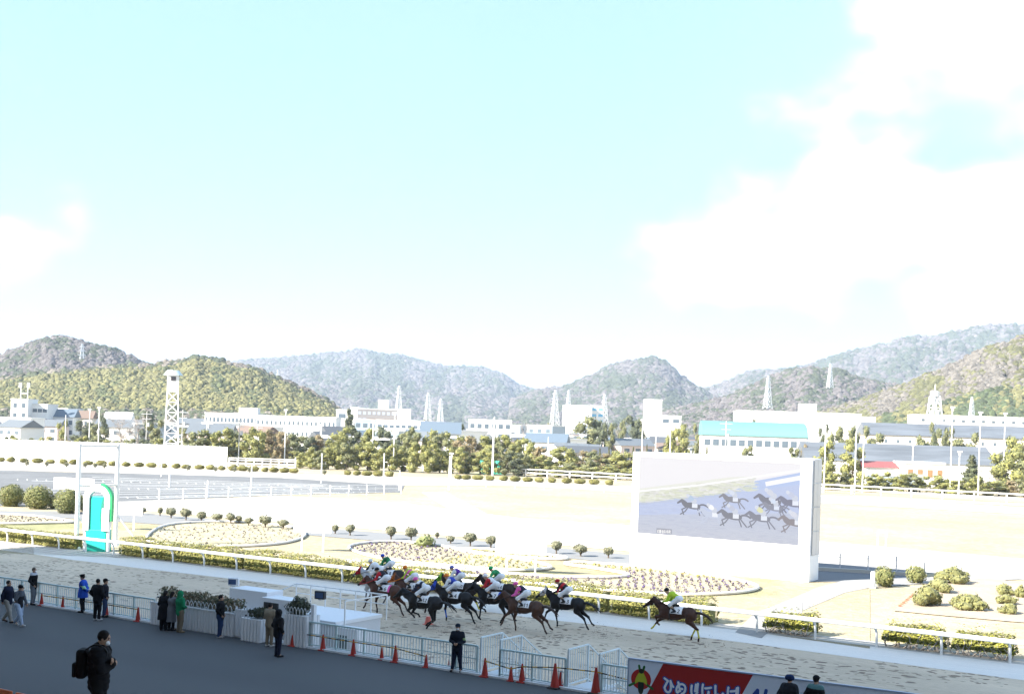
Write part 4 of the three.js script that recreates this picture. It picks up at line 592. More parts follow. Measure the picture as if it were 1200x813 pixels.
for (const [x, y, Z, k] of [[103, 480, 300, 1], [114, 478, 285, 1], [75, 486, 300, 0], [170, 482, 300, 2], [212, 480, 280, 2], [241, 484, 300, 2], [279, 490, 270, 2], [333, 481, 275, 1], [436, 495, 262, 1], [461, 484, 258, 1], [578, 488, 250, 0], [577, 490, 252, 0], [752, 493, 240, 1], [768, 490, 250, 0], [785, 504, 248, 0], [850, 493, 260, 2], [967, 498, 222, 0], [1003, 505, 220, 0], [1012, 512, 226, 0], [1115, 478, 230, 1], [1148, 484, 226, 1], [1177, 485, 260, 1], [642, 512, 300, 0], [612, 510, 300, 0], [300, 498, 290, 2], [1070, 520, 260, 1], [1125, 530, 225, 1], [22, 519, 215, 0], [189, 526, 205, 0], [199, 540, 175, 0], [377, 531, 200, 0], [450, 531, 200, 0], [527, 534, 190, 0], [244, 563, 155, 0], [295, 545, 175, 0], [529, 532, 230, 1], [469, 552, 185, 0]]) lampPole(x, y, Z, k);
{
  const a = groundAt(375, 300), b = groundAt(462, 290), h = topAt(420, 513, 295), t = thing('net_gantry', 'white horizontal gantry bar on thin masts above the trees', 'gantry'); for (const q of [a, b]) part('mast', bar(q, q.clone().add(new V3(0, h + 3, 0)), 0.22), WHITE, t); part('bar', beam(a.clone().add(new V3(0, h, 0)), b.clone().add(new V3(0, h, 0)), 0.5, 0.6), WHITE, t);
}
// lattice towers and pylons
function lattice(w0, w1, h, n, r) { const a = [], c = [[-1, -1], [1, -1], [1, 1], [-1, 1]]; const at = (k, t) => { const w = lerp(w0, w1, t) / 2; return [c[k][0] * w, t * h, c[k][1] * w]; }; for (let k = 0; k < 4; k++) { a.push(beam(at(k, 0), at(k, 1), r * 1.5)); for (let i = 0; i < n; i++) { const k2 = (k + 1) % 4; a.push(beam(at(k, i / n), at(k2, (i + 1) / n), r), beam(at(k2, i / n), at(k, (i + 1) / n), r), beam(at(k, (i + 1) / n), at(k2, (i + 1) / n), r)); } } return a; }
const PYL = mat(0.6, 0.62, 0.64, 0.6);
function pylon(px, yt, yb, Z, label) {
  const b = P(px, yb, Z), h = (yb - yt) * Z / F, t = thing('power_pylon', label, 'pylon', [b.x, b.y - h * 0.3, b.z], FACE + 0.5); const H = h * 1.3, r = Z / F * 0.3;
  part('lattice', lattice(H * 0.2, H * 0.035, H, 7, r), PYL, t); for (const [f, w] of [[0.66, 0.24], [0.79, 0.21], [0.91, 0.17]]) part('crossarm', [beam([-w * H / 2, H * f, 0], [w * H / 2, H * f, 0], r * 1.6), beam([-w * H / 2, H * f, 0], [0, H * (f + 0.05), 0], r), beam([w * H / 2, H * f, 0], [0, H * (f + 0.05), 0], r)], PYL, t);
}
pylon(95, 403, 433, 1150, 'pale power pylon on the flank of the rounded hilltop'); pylon(325, 433, 452, 1100, 'small pylon showing over the bamboo ridge'); pylon(467, 452, 482, 1100, 'pylon behind the dark fronted apartment block'); pylon(501, 460, 492, 1000, 'broad pylon among the low houses'); pylon(516, 467, 492, 1200, 'narrow pylon next to the broad one'); pylon(650, 457, 495, 900, 'pylon beside the large white office block'); pylon(666, 457, 478, 1000, 'pylon rising behind the large white office block'); pylon(708, 462, 495, 950, 'thin pylon by the blue glazed stair tower'); pylon(900, 440, 470, 1150, 'pylon at the foot of the low hill'); pylon(973, 426, 448, 1250, 'pylon on top of the low hill'); pylon(1139, 465, 491, 640, 'thin mast above the factory roof');
{
  const Z = 262, s = F / Z, p = groundAt(199.5, Z), h = topAt(199, 434, Z), t = thing('patrol_tower', 'tall white lattice patrol tower with a roofed cabin', 'tower', p, FACE + 0.25), y0 = topAt(199, 459, Z), y1 = topAt(199, 439.5, Z), w = 13.5 / s;
  part('lattice', lattice(17 / s, 12 / s, y0, 7, 0.17), WHITE, t); const c = part('cabin', bx(w, y1 - y0, w, 0, (y0 + y1) / 2, 0), WALLS.white, t); part('cabin_window', bx(w * 0.42, 0.85, 0.1, 0.1, y1 - 0.75, w / 2 + 0.02), mat(0.05, 0.045, 0.05, 0.4), c); part('cabin_window', bx(0.1, 0.85, w * 0.6, w / 2 + 0.02, y1 - 0.75, 0), mat(0.05, 0.045, 0.05, 0.4), c);
  part('roof', new THREE.CylinderGeometry(w * 0.5, w * 0.82, h - y1, 8).translate(0, (h + y1) / 2, 0), mat(0.5, 0.6, 0.63, 0.6), t);
}
{
  const Z = 480, s = F / Z, p = groundAt(1094, Z), h = topAt(1094, 458, Z), y0 = topAt(1094, 464, Z), t = thing('water_tower', 'pale splayed lattice tower standing behind the factory', 'tower', p, FACE + 0.3);
  part('lattice', lattice(22 / s, 8 / s, y0, 6, 0.3), PYL, t); part('top_cabin', [cyl(5 / s, 5 / s, h - y0, 0, y0, 0, 8), bar([0, h, 0], [0, h + 2.5, 0], 0.2)], WALLS.white, t);
}
// ---------------------------------------------------------------- plaza fence, gates, platform, banner
const FZ = -37.5;   // line of the fence along the plaza edge
const fx = (px) => G(px, 703 + 0.158 * px, 0).x;
const STEEL = mat(0.5, 0.64, 0.65, 0.45), STEEL2 = mat(0.66, 0.73, 0.75, 0.45);
function panelBars(L, h, n, r = 0.012) { const a = []; for (let i = 1; i < n; i++) a.push(bx(r * 2, h, r * 2, L * i / n, h / 2, 0)); return a; }
function steelFence(xa, xb, label) {
  const t = thing('plaza_fence', label, 'fence', [xa, 0, FZ]), L = xb - xa, n = Math.max(1, Math.round(L / 1.35)), s = L / n;
  part('top_rail', beam([0, 1.02, 0], [L, 1.02, 0], 0.075, 0.06), STEEL, t); part('bottom_rail', beam([0, 0.14, 0], [L, 0.14, 0], 0.04, 0.04), STEEL, t); part('middle_rail', beam([0, 0.56, 0], [L, 0.56, 0], 0.03, 0.035), STEEL, t);
  const pg = bx(0.075, 1.02, 0.06, 0, 0.51, 0), bg = merge(panelBars(s, 0.86, 10).map((g) => g.translate(0, 0.14, 0.005)));
  for (let i = 0; i <= n; i++) { const o = part('post', pg, STEEL, t); o.position.x = i * s; }
  for (let i = 0; i < n; i++) { const o = part('bar_panel', bg, STEEL2, t); o.position.x = i * s; }
}
steelFence(fx(-60), fx(175), 'pale teal steel fence between the walkers and the white planter');
steelFence(fx(358), fx(527), 'pale teal steel fence between the platform and the guarded gate');
steelFence(fx(583), fx(660), 'short pale teal steel fence between the two stair gates');
steelFence(fx(703), fx(738), 'last short bay of teal steel fence, ending at the advertising board');
function gate(xa, xb, label) {   // gap in the fence with handrails running down to the track
  const t = thing('stair_gate', label, 'gate', [xa, 0, FZ - 0.9]), L = xb - xa, top = 1.35, run = 1.9;
  for (const x of [0, L]) {
    const s = part('side_rail', [beam([x, 0, 0.9], [x, top, 0.9], 0.06), beam([x, top, 0.9], [x, top, -0.5], 0.05), beam([x, 0, -0.5], [x, top, -0.5], 0.06), beam([x, top, -0.5], [x, top - 0.85, -run], 0.05), beam([x, -0.8, -run], [x, top - 0.85, -run], 0.05), beam([x, 0.15, 0.9], [x, 0.15, -0.5], 0.04), beam([x, 0.15, -0.5], [x, -0.6, -run], 0.04)], STEEL2, t);
    const b = []; for (let k = 1; k < 9; k++) b.push(bx(0.02, top - 0.15, 0.02, x, 0.15 + (top - 0.15) / 2, 0.9 - k * 1.4 / 9)); for (let k = 1; k < 7; k++) b.push(bx(0.02, 1.0, 0.02, x, lerp(0.7, 0.0, k / 7), -0.5 - k * 1.4 / 7)); part('bars', b, STEEL2, s);
  }
  part('landing', bx(L - 0.1, 0.1, 1.35, L / 2, 0.0, 0.2), mat(0.6, 0.63, 0.66, 0.6), t);
  for (let k = 0; k < 4; k++) part('step', bx(L - 0.1, 0.08, 0.3, L / 2, -0.19 * (k + 1), -0.65 - 0.28 * k), GALV, t);
}
gate(fx(560), fx(583), 'white stair gate beside the uniformed guard'); gate(fx(663), fx(700), 'white stair gate between two large traffic cones');
steelFence(fx(531), fx(556), 'single teal fence bay behind the uniformed guard');

// white slatted platform with planters
const slats = (L, h, n) => { const a = []; for (let i = 0; i < n; i++) a.push([i * L / n + L / n / 2, L / n * 0.82, h]); return a; };
function slatBox(t, x, z, L, D, h, m, m2) {   // box of upright boards: front and both ends
  part('box_core', bx(L - 0.06, h - 0.04, D - 0.06, x + L / 2, (h - 0.04) / 2, z - D / 2), m2, t);
  const n = Math.round(L / 0.17), g = rb(L / n * 0.84, h, 0.04, 0.012, 0, h / 2, 0); for (let i = 0; i < n; i++) { const o = part('slat', g, m, t); o.position.set(x + (i + 0.5) * L / n, 0, z); }
  const k = Math.round(D / 0.17), g2 = rb(0.04, h, D / k * 0.84, 0.012, 0, h / 2, 0); for (let i = 0; i < k; i++) for (const s of [0, 1]) { const o = part('slat', g2, m, t); o.position.set(x + s * L, 0, z - (i + 0.5) * D / k); }
}
{
  const m = mat(0.76, 0.77, 0.79, 0.6), m2 = mat(0.6, 0.61, 0.63, 0.7), xa = fx(176), xb = fx(273), xc = fx(289), xd = fx(311), xe = fx(332), xf = fx(358);
  const t = thing('planter', 'long white slatted planter with dry shrubs and hoop edging', 'planter', [xa, 0, FZ + 0.25]), L = xb - xa;
  slatBox(t, 0, 0, L, 1.1, 0.92, m, m2); part('rim', [bx(L + 0.08, 0.05, 0.08, L / 2, 0.945, 0), bx(L + 0.08, 0.05, 0.08, L / 2, 0.945, -1.1)], m, t);
  const hoops = (t2, x0, x1, z, y, n) => { for (let i = 0; i < n; i++) { const w = (x1 - x0) / n, x = x0 + i * w; part('hoop', tube([[x, y, z], [x + 0.02, y + 0.18, z], [x + w / 2, y + 0.3, z], [x + w - 0.02, y + 0.18, z], [x + w, y, z]], 0.014, 10, 5), mat(0.65, 0.66, 0.66, 0.5), t2); } };
  hoops(t, 0.2, L - 0.2, -0.12, 0.93, 20);
  const drycol = [[0.2, 0.16, 0.09], [0.12, 0.12, 0.06], [0.09, 0.1, 0.05], [0.26, 0.2, 0.12]];
  part('plants', leafCloud(2600, (r) => { const x = 0.15 + r() * (L - 0.3), o = ball(r); return [new V3(x, 0.95 + r() * (0.42 + 0.2 * noise3(x * 2, 1, 1)), -0.2 - r() * 0.75), o]; }, 0.08, drycol, 71), LEAF, t);
  const g = thing('slatted_gate', 'narrow white slatted gate between the two planters', 'gate', [xb + 0.05, 0, FZ + 0.2]), Lg = xc - xb - 0.1; for (let i = 0; i < 7; i++) part('slat', rb(Lg / 7 * 0.72, 1.12, 0.035, 0.01, (i + 0.5) * Lg / 7, 0.62, 0), m, g); part('gate_frame', [bx(0.06, 1.25, 0.06, 0.03, 0.625, -0.05), bx(0.06, 1.25, 0.06, Lg - 0.03, 0.625, -0.05), bx(Lg, 0.05, 0.05, Lg / 2, 1.1, -0.05), bx(Lg, 0.05, 0.05, Lg / 2, 0.2, -0.05)], m2, g); part('hinge', [bx(0.05, 0.08, 0.05, Lg - 0.02, 0.95, 0.03), bx(0.05, 0.08, 0.05, Lg - 0.02, 0.35, 0.03)], DARK, g);
  const t2 = thing('planter', 'small white slatted planter behind the man in the tan jacket', 'planter', [xc, 0, FZ + 0.55]), L2 = xd - xc; slatBox(t2, 0, 0, L2, 1.3, 0.92, m, m2);
  part('plants', leafCloud(700, (r) => { const o = ball(r); return [new V3(0.15 + r() * (L2 - 0.3), 0.95 + r() * 0.3, -0.2 - r() * 0.9), o]; }, 0.08, [[0.05, 0.06, 0.035], [0.07, 0.08, 0.04]], 72), LEAF, t2);
  const t3 = thing('planter', 'tall white slatted planter with bright hoops and dark leafy plants', 'planter', [xe, 0, FZ + 0.2]), L3 = xf - xe; slatBox(t3, 0, 0, L3, 0.8, 1.25, m, m2); hoops(t3, 0.05, L3 - 0.05, -0.05, 1.25, 6);
  part('plants', leafCloud(1300, lobeSampler([[L3 * 0.35, 1.5, -0.4, 0.7, 0.42, 0.35]], 0.3, 0.4), 0.09, [[0.05, 0.065, 0.035], [0.08, 0.09, 0.05]], 73), LEAF, t3); part('end_post', bx(0.16, 1.7, 0.16, L3 + 0.1, 0.85, -0.3), m, t3);
  // stage behind the planters, over the track edge
  const s = thing('stage', 'white low stage with handrails behind the planters', 'stage', [xa, 0, FZ - 1.1]), SX = fx(228) - xa, SL = fx(365) - xa;
  part('deck', bx(SL - SX, 0.14, 3.0, (SX + SL) / 2, 0.83, -1.6), m, s); part('deck_skirt', bx(SL - SX - 0.1, 1.5, 2.9, (SX + SL) / 2, 0.0, -1.6), m2, s);
  part('counter', [rb(2.2, 0.75, 1.0, 0.02, SX + 1.2, 1.28, -1.0), rb(1.7, 0.6, 0.9, 0.02, fx(293) - xa, 1.2, -0.6)], m, s);
  const rail = []; const rx0 = fx(262) - xa, rx1 = SL + 0.3, y0 = 0.9, y1 = 1.75;
  part('handrail', [beam([rx0, y1, -3.0], [rx1, y1, -3.0], 0.05), beam([rx1, y1, -3.0], [rx1, y1, -0.3], 0.05), beam([rx0, 1.35, -3.0], [rx1, 1.35, -3.0], 0.035), beam([rx0, y1, -3.0], [rx0 - 1.2, 1.25, -3.0], 0.05)], WHITE, s);
  for (let i = 0; i <= 6; i++) part('handrail_post', beam([lerp(rx0, rx1, i / 6), y0 - 0.2, -3.0], [lerp(rx0, rx1, i / 6), y1, -3.0], 0.045), WHITE, s); part('handrail_post', beam([rx1, -0.2, -0.3], [rx1, y1, -0.3], 0.045), WHITE, s);
  // screens on the stage
  for (const [px, y, z, l] of [[233, 1.66, -2.0, 'small white monitor on the white stage counter'], [343, 1.62, -1.7, 'small dark monitor above the tall planter']]) { const q = thing('monitor', l, 'monitor', [fx(px) - 0.3, y, FZ + z], px < 300 ? 0.5 : 0.2); part('housing', rb(0.85, 0.6, 0.3, 0.03, 0, 0.36, 0), px < 300 ? m : DARK, q); part('glass', bx(0.62, 0.4, 0.02, px < 300 ? -0.08 : 0, 0.36, 0.155), mat(0.06, 0.1, 0.2, 0.2), q); part('stand', bx(0.3, 0.1, 0.25, 0, 0.04, 0), m2, q); q.scale.setScalar(0.55); }
  const q = thing('black_panel', 'dark rectangular panel lying against the white counter', 'panel', [fx(300), 1.1, FZ - 0.6]); part('face', rb(0.8, 0.3, 0.05, 0.01, 0, 0.2, 0), DARK, q); part('bracket', bx(0.1, 0.3, 0.1, 0, 0.1, -0.07), GALV, q);
  const ac = thing('outdoor_unit', 'white box unit with a dark grille behind the fence', 'unit', [fx(372), -0.8, FZ - 1.6]); part('housing', rb(1.5, 1.5, 0.6, 0.03, 0, 0.75, 0), m, ac); part('grille', bx(0.9, 0.9, 0.02, -0.2, 0.75, 0.305), mat(0.16, 0.2, 0.19, 0.6), ac);
}

// cones and striped bars between them
{
  const red = mat(0.42, 0.03, 0.018, 0.55), proto = thing('traffic_cone', 'red traffic cone at the foot of the steel fence', 'cone', [0, 0, 0], 0, 'traffic cones along the fence');
  part('cone', [new THREE.CylinderGeometry(0.035, 0.15, 0.66, 14, 1).translate(0, 0.36, 0)], red, proto); part('base', rb(0.38, 0.045, 0.38, 0.015, 0, 0.022, 0), red, proto);
  const list = [[48, 709.5, 0.82], [73, 713, 0.82], [124, 722, 0.9], [161, 728, 0.9], [343, 757, 0.95], [378, 762, 0.9], [413.7, 768, 0.9], [447, 773, 0.7], [463, 776, 0.92], [499, 782, 0.7], [526, 782.5, 0.5], [568, 793, 0.98], [598.5, 798, 0.75], [611.5, 799.5, 0.95], [650, 806.5, 1.25], [656.7, 805.5, 0.85], [698, 813, 1.3], [748, 817.5, 0.9]];
  const big = mat(0.03, 0.025, 0.025, 0.7);
  list.forEach(([x, y, s], i) => { const p = G(x, y, 0); const o = i ? copyOf(proto, p, 0, s > 1.1 ? 'large red traffic cone on a black base beside the stair gate' : undefined) : proto; if (!i) o.position.copy(p); o.scale.set(s * 0.85, s, s * 0.85); if (s > 1.1) o.children[1].material = big; });
  const pairs = [[0, 1], [1, 2], [2, 3], [4, 5], [5, 6], [6, 8], [8, 9], [11, 12], [12, 13], [13, 14], [14, 16], [16, 17]];
  const stripe = (() => { const d = new Uint8Array(4 * 16); for (let i = 0; i < 16; i++) { const y = i % 16 < 8; d.set(y ? [196, 150, 40, 255] : [22, 22, 24, 255], i * 4); } const t = new THREE.DataTexture(d, 16, 1); t.colorSpace = THREE.SRGBColorSpace; t.wrapS = t.wrapT = THREE.RepeatWrapping; t.magFilter = THREE.LinearFilter; t.needsUpdate = true; return t; })();
  const sm2 = new THREE.MeshStandardMaterial({ map: stripe, roughness: 0.6 });
  pairs.forEach(([a, b], k) => {
    const A = G(list[a][0], list[a][1], 0).add(new V3(0, 0.58 * list[a][2], 0.02)), B = G(list[b][0], list[b][1], 0).add(new V3(0, 0.58 * list[b][2], 0.02)), L = A.distanceTo(B), g = new THREE.CylinderGeometry(0.02, 0.02, 1, 8);
    const uv = g.attributes.uv; for (let i = 0; i < uv.count; i++) uv.setXY(i, uv.getY(i) * L * 2.2, 0); g.scale(1, L, 1);
    const o = single('cone_bar', g, sm2, 'black and yellow striped bar hung between two traffic cones', 'barrier bar', 'striped bars between the cones'); o.position.copy(A).add(B).multiplyScalar(0.5); o.quaternion.setFromUnitVectors(new V3(0, 1, 0), B.clone().sub(A).normalize());
  });
}

// advertising board: strokes of the lettering are drawn, no font holds them
{
  const A = G(738, 772.8, 1.35), B = G(1062, 813.6, 1.35), dir = B.clone().sub(A); dir.y = 0; const per = dir.length() / 12; const len = 14.5;
  const ang = Math.atan2(-dir.z, dir.x), t = thing('advertising_board', 'long red and white advertising board with blue rimmed lettering at the plaza edge', 'board', [A.x, 0, A.z], ang);
  const Hh = 1.3, PX = 150, cv = document.createElement('canvas'); cv.width = Math.round(len * PX) > 2048 ? 2048 : Math.round(len * PX); cv.height = 196; const c = cv.getContext('2d'), k = cv.width / len;   // pixels per metre
  const at = (px) => { const f = (px - 738) / (1062 - 738), Z0 = depthOf(A), Z1 = depthOf(B), u0 = rays(738, 772.8)[0], u1 = rays(1062, 813.6)[0], u = lerp(u0, u1, f), dX = (u1 * Z1 - u0 * Z0) / F, dZ = Z1 - Z0; const s = (u * Z0 - u0 * Z0) / (F * dX - u * dZ); return s * dir.length() * k; };
  c.fillStyle = '#dfe6f2'; c.fillRect(0, 0, cv.width, 196);
  const H = 196, sl = at(779) - at(766);
  const r0 = at(778), r1 = at(883); c.fillStyle = '#a81f1c'; c.beginPath(); c.moveTo(r0, 0); c.lineTo(r1, 0); c.lineTo(r1 - sl * 1.7, H); c.lineTo(r0 - sl * 1.7, H); c.fill();
  // emblem: red disc with a rider seen from the front
  const ex = at(752.5), ey = 92; c.fillStyle = '#b5231d'; c.beginPath(); c.arc(ex, ey, 50, 0, 7); c.fill();
  c.fillStyle = '#1d2a1c'; c.beginPath(); c.ellipse(ex, ey + 34, 15, 42, 0, 0, 7); c.fill(); c.strokeStyle = '#2f6b2c'; c.lineCap = 'round'; c.lineWidth = 11; for (const [a, b] of [[-58, 38], [58, 40], [-12, -66], [14, -64]]) { c.beginPath(); c.moveTo(ex + a * 0.45, ey + b * 0.5); c.lineTo(ex + a, ey + b); c.stroke(); }
  c.fillStyle = '#b9bf2e'; c.beginPath(); c.moveTo(ex, ey - 44); c.quadraticCurveTo(ex + 34, ey - 10, ex + 30, ey + 26); c.lineTo(ex + 12, ey + 14); c.lineTo(ex - 12, ey + 14); c.lineTo(ex - 30, ey + 26); c.quadraticCurveTo(ex - 34, ey - 10, ex, ey - 44); c.fill(); c.fillStyle = '#2b2414'; c.beginPath(); c.arc(ex, ey - 40, 12, 0, 7); c.fill();
  // kana strokes in a 100 x 100 square
  const KANA = [
    [[[14, 30], [44, 26], [26, 48, 16, 66], [22, 88, 44, 90], [72, 92, 72, 60], [70, 40, 66, 24], [78, 46, 92, 56]]],
    [[[26, 22], [32, 50, 44, 74]], [[62, 12], [52, 54, 30, 80], [10, 90, 12, 66], [20, 36, 58, 34], [92, 36, 88, 62], [84, 82, 60, 88]]],
    [[[34, 12], [30, 50, 32, 70], [36, 92, 58, 88], [76, 84, 84, 70]], [[64, 18], [70, 26]], [[80, 12], [86, 20]]],
    [[[20, 14], [12, 50, 22, 86]], [[40, 36], [64, 38, 90, 32]], [[68, 12], [70, 50, 70, 60], [66, 82, 50, 92]]],
    [[[18, 22], [16, 60, 26, 78], [32, 84, 40, 66]], [[74, 26], [84, 42, 86, 66]]],
    [[[18, 14], [10, 50, 20, 86]], [[38, 34], [60, 36, 82, 30]], [[62, 14], [64, 50, 64, 76], [60, 92, 44, 86], [36, 72, 54, 70], [70, 72, 86, 86]], [[84, 8], [88, 16]], [[94, 4], [98, 12]]],
  ];
  const draw = (strokes, x, y, s, sx) => { for (const st of strokes) { c.beginPath(); st.forEach((q, i) => { const X = (n) => x + q[n] / 100 * s * sx, Y = (n) => y + q[n] / 100 * s; if (!i) c.moveTo(X(0), Y(0)); else if (q.length === 2) c.lineTo(X(0), Y(1)); else c.quadraticCurveTo(X(0), Y(1), X(2), Y(3)); }); c.stroke(); } };
  c.lineCap = c.lineJoin = 'round'; const x0 = at(777.5), x1 = at(867), cw = (x1 - x0) / 6;
  for (const [w, col] of [[22, '#2a4fa3'], [11, '#f3f5fb']]) { c.lineWidth = w; c.strokeStyle = col; KANA.forEach((g, i) => draw(g, x0 + i * cw + cw * 0.04, 60, 86, cw * 0.92 / 86)); }
  // date
  c.strokeStyle = '#2a4a9c'; c.lineWidth = 15; for (const L of [[[889, 70], [889, 190]], [[885, 92], [889, 70]], [[893, 190], [899, 66]], [[908, 92], [911, 84], [911, 190]]]) { c.beginPath(); L.forEach(([a, b], i) => (i ? c.lineTo(at(a), b) : c.moveTo(at(a), b))); c.stroke(); }
  const tx = new THREE.CanvasTexture(cv); tx.colorSpace = THREE.SRGBColorSpace; tx.magFilter = THREE.LinearFilter;
  part('face', new THREE.PlaneGeometry(len, Hh).translate(len / 2, 0.72, 0.033), new THREE.MeshStandardMaterial({ map: tx, roughness: 0.6 }), t);
  part('backing', bx(len, Hh, 0.06, len / 2, 0.72, 0), mat(0.6, 0.64, 0.7, 0.6), t); part('top_cap', bx(len + 0.06, 0.045, 0.1, len / 2, 1.395, 0), mat(0.35, 0.42, 0.55, 0.5), t); part('left_cap', bx(0.045, Hh, 0.1, -0.026, 0.72, 0), mat(0.35, 0.42, 0.55, 0.5), t);
  for (let x = 1; x < len; x += 2.4) part('support', bx(0.06, 1.3, 0.2, x, 0.65, -0.14), GALV, t);
}
// ---------------------------------------------------------------- bodies: distance fields meshed by surface nets
function field(prims, cell, k0 = 0.05, ripple) {
  const lo = new V3(1e9, 1e9, 1e9), hi = new V3(-1e9, -1e9, -1e9);
  for (const p of prims) { if (p.sub) continue; for (const q of p.e ? [[p.e, Math.max(...p.r)]] : [[p.a, p.ra], [p.b, p.rb]]) for (let i = 0; i < 3; i++) { const e = 'xyz'[i]; lo[e] = Math.min(lo[e], q[0][i] - q[1]); hi[e] = Math.max(hi[e], q[0][i] + q[1]); } }
  const pad = cell * 2 + (ripple ? 0.02 : 0); lo.subScalar(pad); hi.addScalar(pad);
  const nx = Math.ceil((hi.x - lo.x) / cell) + 1, ny = Math.ceil((hi.y - lo.y) / cell) + 1, nz = Math.ceil((hi.z - lo.z) / cell) + 1, f = new Float32Array(nx * ny * nz).fill(1);
  const dist = (p, x, y, z) => {
    if (p.e) { let a = x - p.e[0], b = y - p.e[1], c = z - p.e[2]; if (p.tilt) { const co = Math.cos(p.tilt), si = Math.sin(p.tilt), t = co * a + si * b; b = -si * a + co * b; a = t; } if (p.pitch) { const co = Math.cos(p.pitch), si = Math.sin(p.pitch), t = co * b - si * c; c = si * b + co * c; b = t; } const [r0, r1, r2] = p.r, k1 = Math.hypot(a / r0, b / r1, c / r2), k2 = Math.hypot(a / r0 / r0, b / r1 / r1, c / r2 / r2); return k2 < 1e-9 ? -Math.min(r0, r1, r2) : k1 * (k1 - 1) / k2; }
    const bx0 = p.b[0] - p.a[0], by = p.b[1] - p.a[1], bz = p.b[2] - p.a[2], ax = x - p.a[0], ay = y - p.a[1], az = z - p.a[2], t = clamp((ax * bx0 + ay * by + az * bz) / (bx0 * bx0 + by * by + bz * bz + 1e-9));
    return Math.hypot(ax - bx0 * t, ay - by * t, az - bz * t) - lerp(p.ra, p.rb, t);
  };
  for (const p of prims) {
    const k = p.k ?? k0, m = k + cell * 2.5, pts = p.e ? [[p.e, Math.max(...p.r)]] : [[p.a, p.ra], [p.b, p.rb]], a = [1e9, 1e9, 1e9], b = [-1e9, -1e9, -1e9];
    for (const [c, r] of pts) for (let i = 0; i < 3; i++) { a[i] = Math.min(a[i], c[i] - r - m); b[i] = Math.max(b[i], c[i] + r + m); }
    const L = [lo.x, lo.y, lo.z], N = [nx, ny, nz], i0 = a.map((v, i) => Math.max(0, Math.floor((v - L[i]) / cell))), i1 = b.map((v, i) => Math.min(N[i] - 1, Math.ceil((v - L[i]) / cell)));
    for (let z = i0[2]; z <= i1[2]; z++) for (let y = i0[1]; y <= i1[1]; y++) for (let x = i0[0]; x <= i1[0]; x++) {
      const o = x + nx * (y + ny * z), d = dist(p, lo.x + x * cell, lo.y + y * cell, lo.z + z * cell);
      if (p.sub) f[o] = Math.max(f[o], -d); else { const h = Math.max(k - Math.abs(f[o] - d), 0) / k; f[o] = Math.min(f[o], d) - h * h * k * 0.25; }
    }
  }
  if (ripple) for (let z = 0; z < nz; z++) for (let y = 0; y < ny; y++) for (let x = 0; x < nx; x++) { const o = x + nx * (y + ny * z); if (Math.abs(f[o]) < 0.06) f[o] += (ripple[3] ? ripple[3] * Math.abs(Math.sin((lo.y + y * cell) * 33)) ** 0.6 * -1 : 0) + ripple[0] * (fbm3((lo.x + x * cell) * ripple[1] + (ripple[2] ?? 0), (lo.y + y * cell) * ripple[1] * 1.6, (lo.z + z * cell) * ripple[1], 2) - 0.5); }
  // surface nets
  const vid = new Int32Array(nx * ny * nz).fill(-1), pos = [], idx = [], at = (x, y, z) => x + nx * (y + ny * z);
  for (let z = 0; z < nz - 1; z++) for (let y = 0; y < ny - 1; y++) for (let x = 0; x < nx - 1; x++) {
    let mask = 0, n = 0, sx = 0, sy = 0, sz = 0; const v = [];
    for (let c = 0; c < 8; c++) { v[c] = f[at(x + (c & 1), y + ((c >> 1) & 1), z + (c >> 2))]; if (v[c] < 0) mask |= 1 << c; }
    if (mask === 0 || mask === 255) continue;
    for (const [a, b] of EDGES) if ((v[a] < 0) !== (v[b] < 0)) { const t = v[a] / (v[a] - v[b]); sx += lerp(a & 1, b & 1, t); sy += lerp((a >> 1) & 1, (b >> 1) & 1, t); sz += lerp(a >> 2, b >> 2, t); n++; }
    vid[at(x, y, z)] = pos.length / 3; pos.push(lo.x + (x + sx / n) * cell, lo.y + (y + sy / n) * cell, lo.z + (z + sz / n) * cell);
  }
  const quad = (a, b, c, d, flip) => { if (a < 0 || b < 0 || c < 0 || d < 0) return; if (flip) idx.push(a, c, b, a, d, c); else idx.push(a, b, c, a, c, d); };
  for (let z = 1; z < nz - 1; z++) for (let y = 1; y < ny - 1; y++) for (let x = 1; x < nx - 1; x++) {
    const s = f[at(x, y, z)] < 0;
    if (s !== (f[at(x + 1, y, z)] < 0)) quad(vid[at(x, y - 1, z - 1)], vid[at(x, y, z - 1)], vid[at(x, y, z)], vid[at(x, y - 1, z)], !s);
    if (s !== (f[at(x, y + 1, z)] < 0)) quad(vid[at(x - 1, y, z - 1)], vid[at(x - 1, y, z)], vid[at(x, y, z)], vid[at(x, y, z - 1)], !s);
    if (s !== (f[at(x, y, z + 1)] < 0)) quad(vid[at(x - 1, y - 1, z)], vid[at(x, y - 1, z)], vid[at(x, y, z)], vid[at(x - 1, y, z)], !s);
  }
  const g = new THREE.BufferGeometry(); g.setAttribute('position', new THREE.Float32BufferAttribute(pos, 3)); g.setIndex(idx); g.computeVertexNormals(); return g;
}
const EDGES = [[0, 1], [2, 3], [4, 5], [6, 7], [0, 2], [1, 3], [4, 6], [5, 7], [0, 4], [1, 5], [2, 6], [3, 7]];
const cap = (a, b, ra, rb = ra, k) => ({ a, b, ra, rb, k });
const ell = (e, r, x = {}) => ({ e, r, ...x });

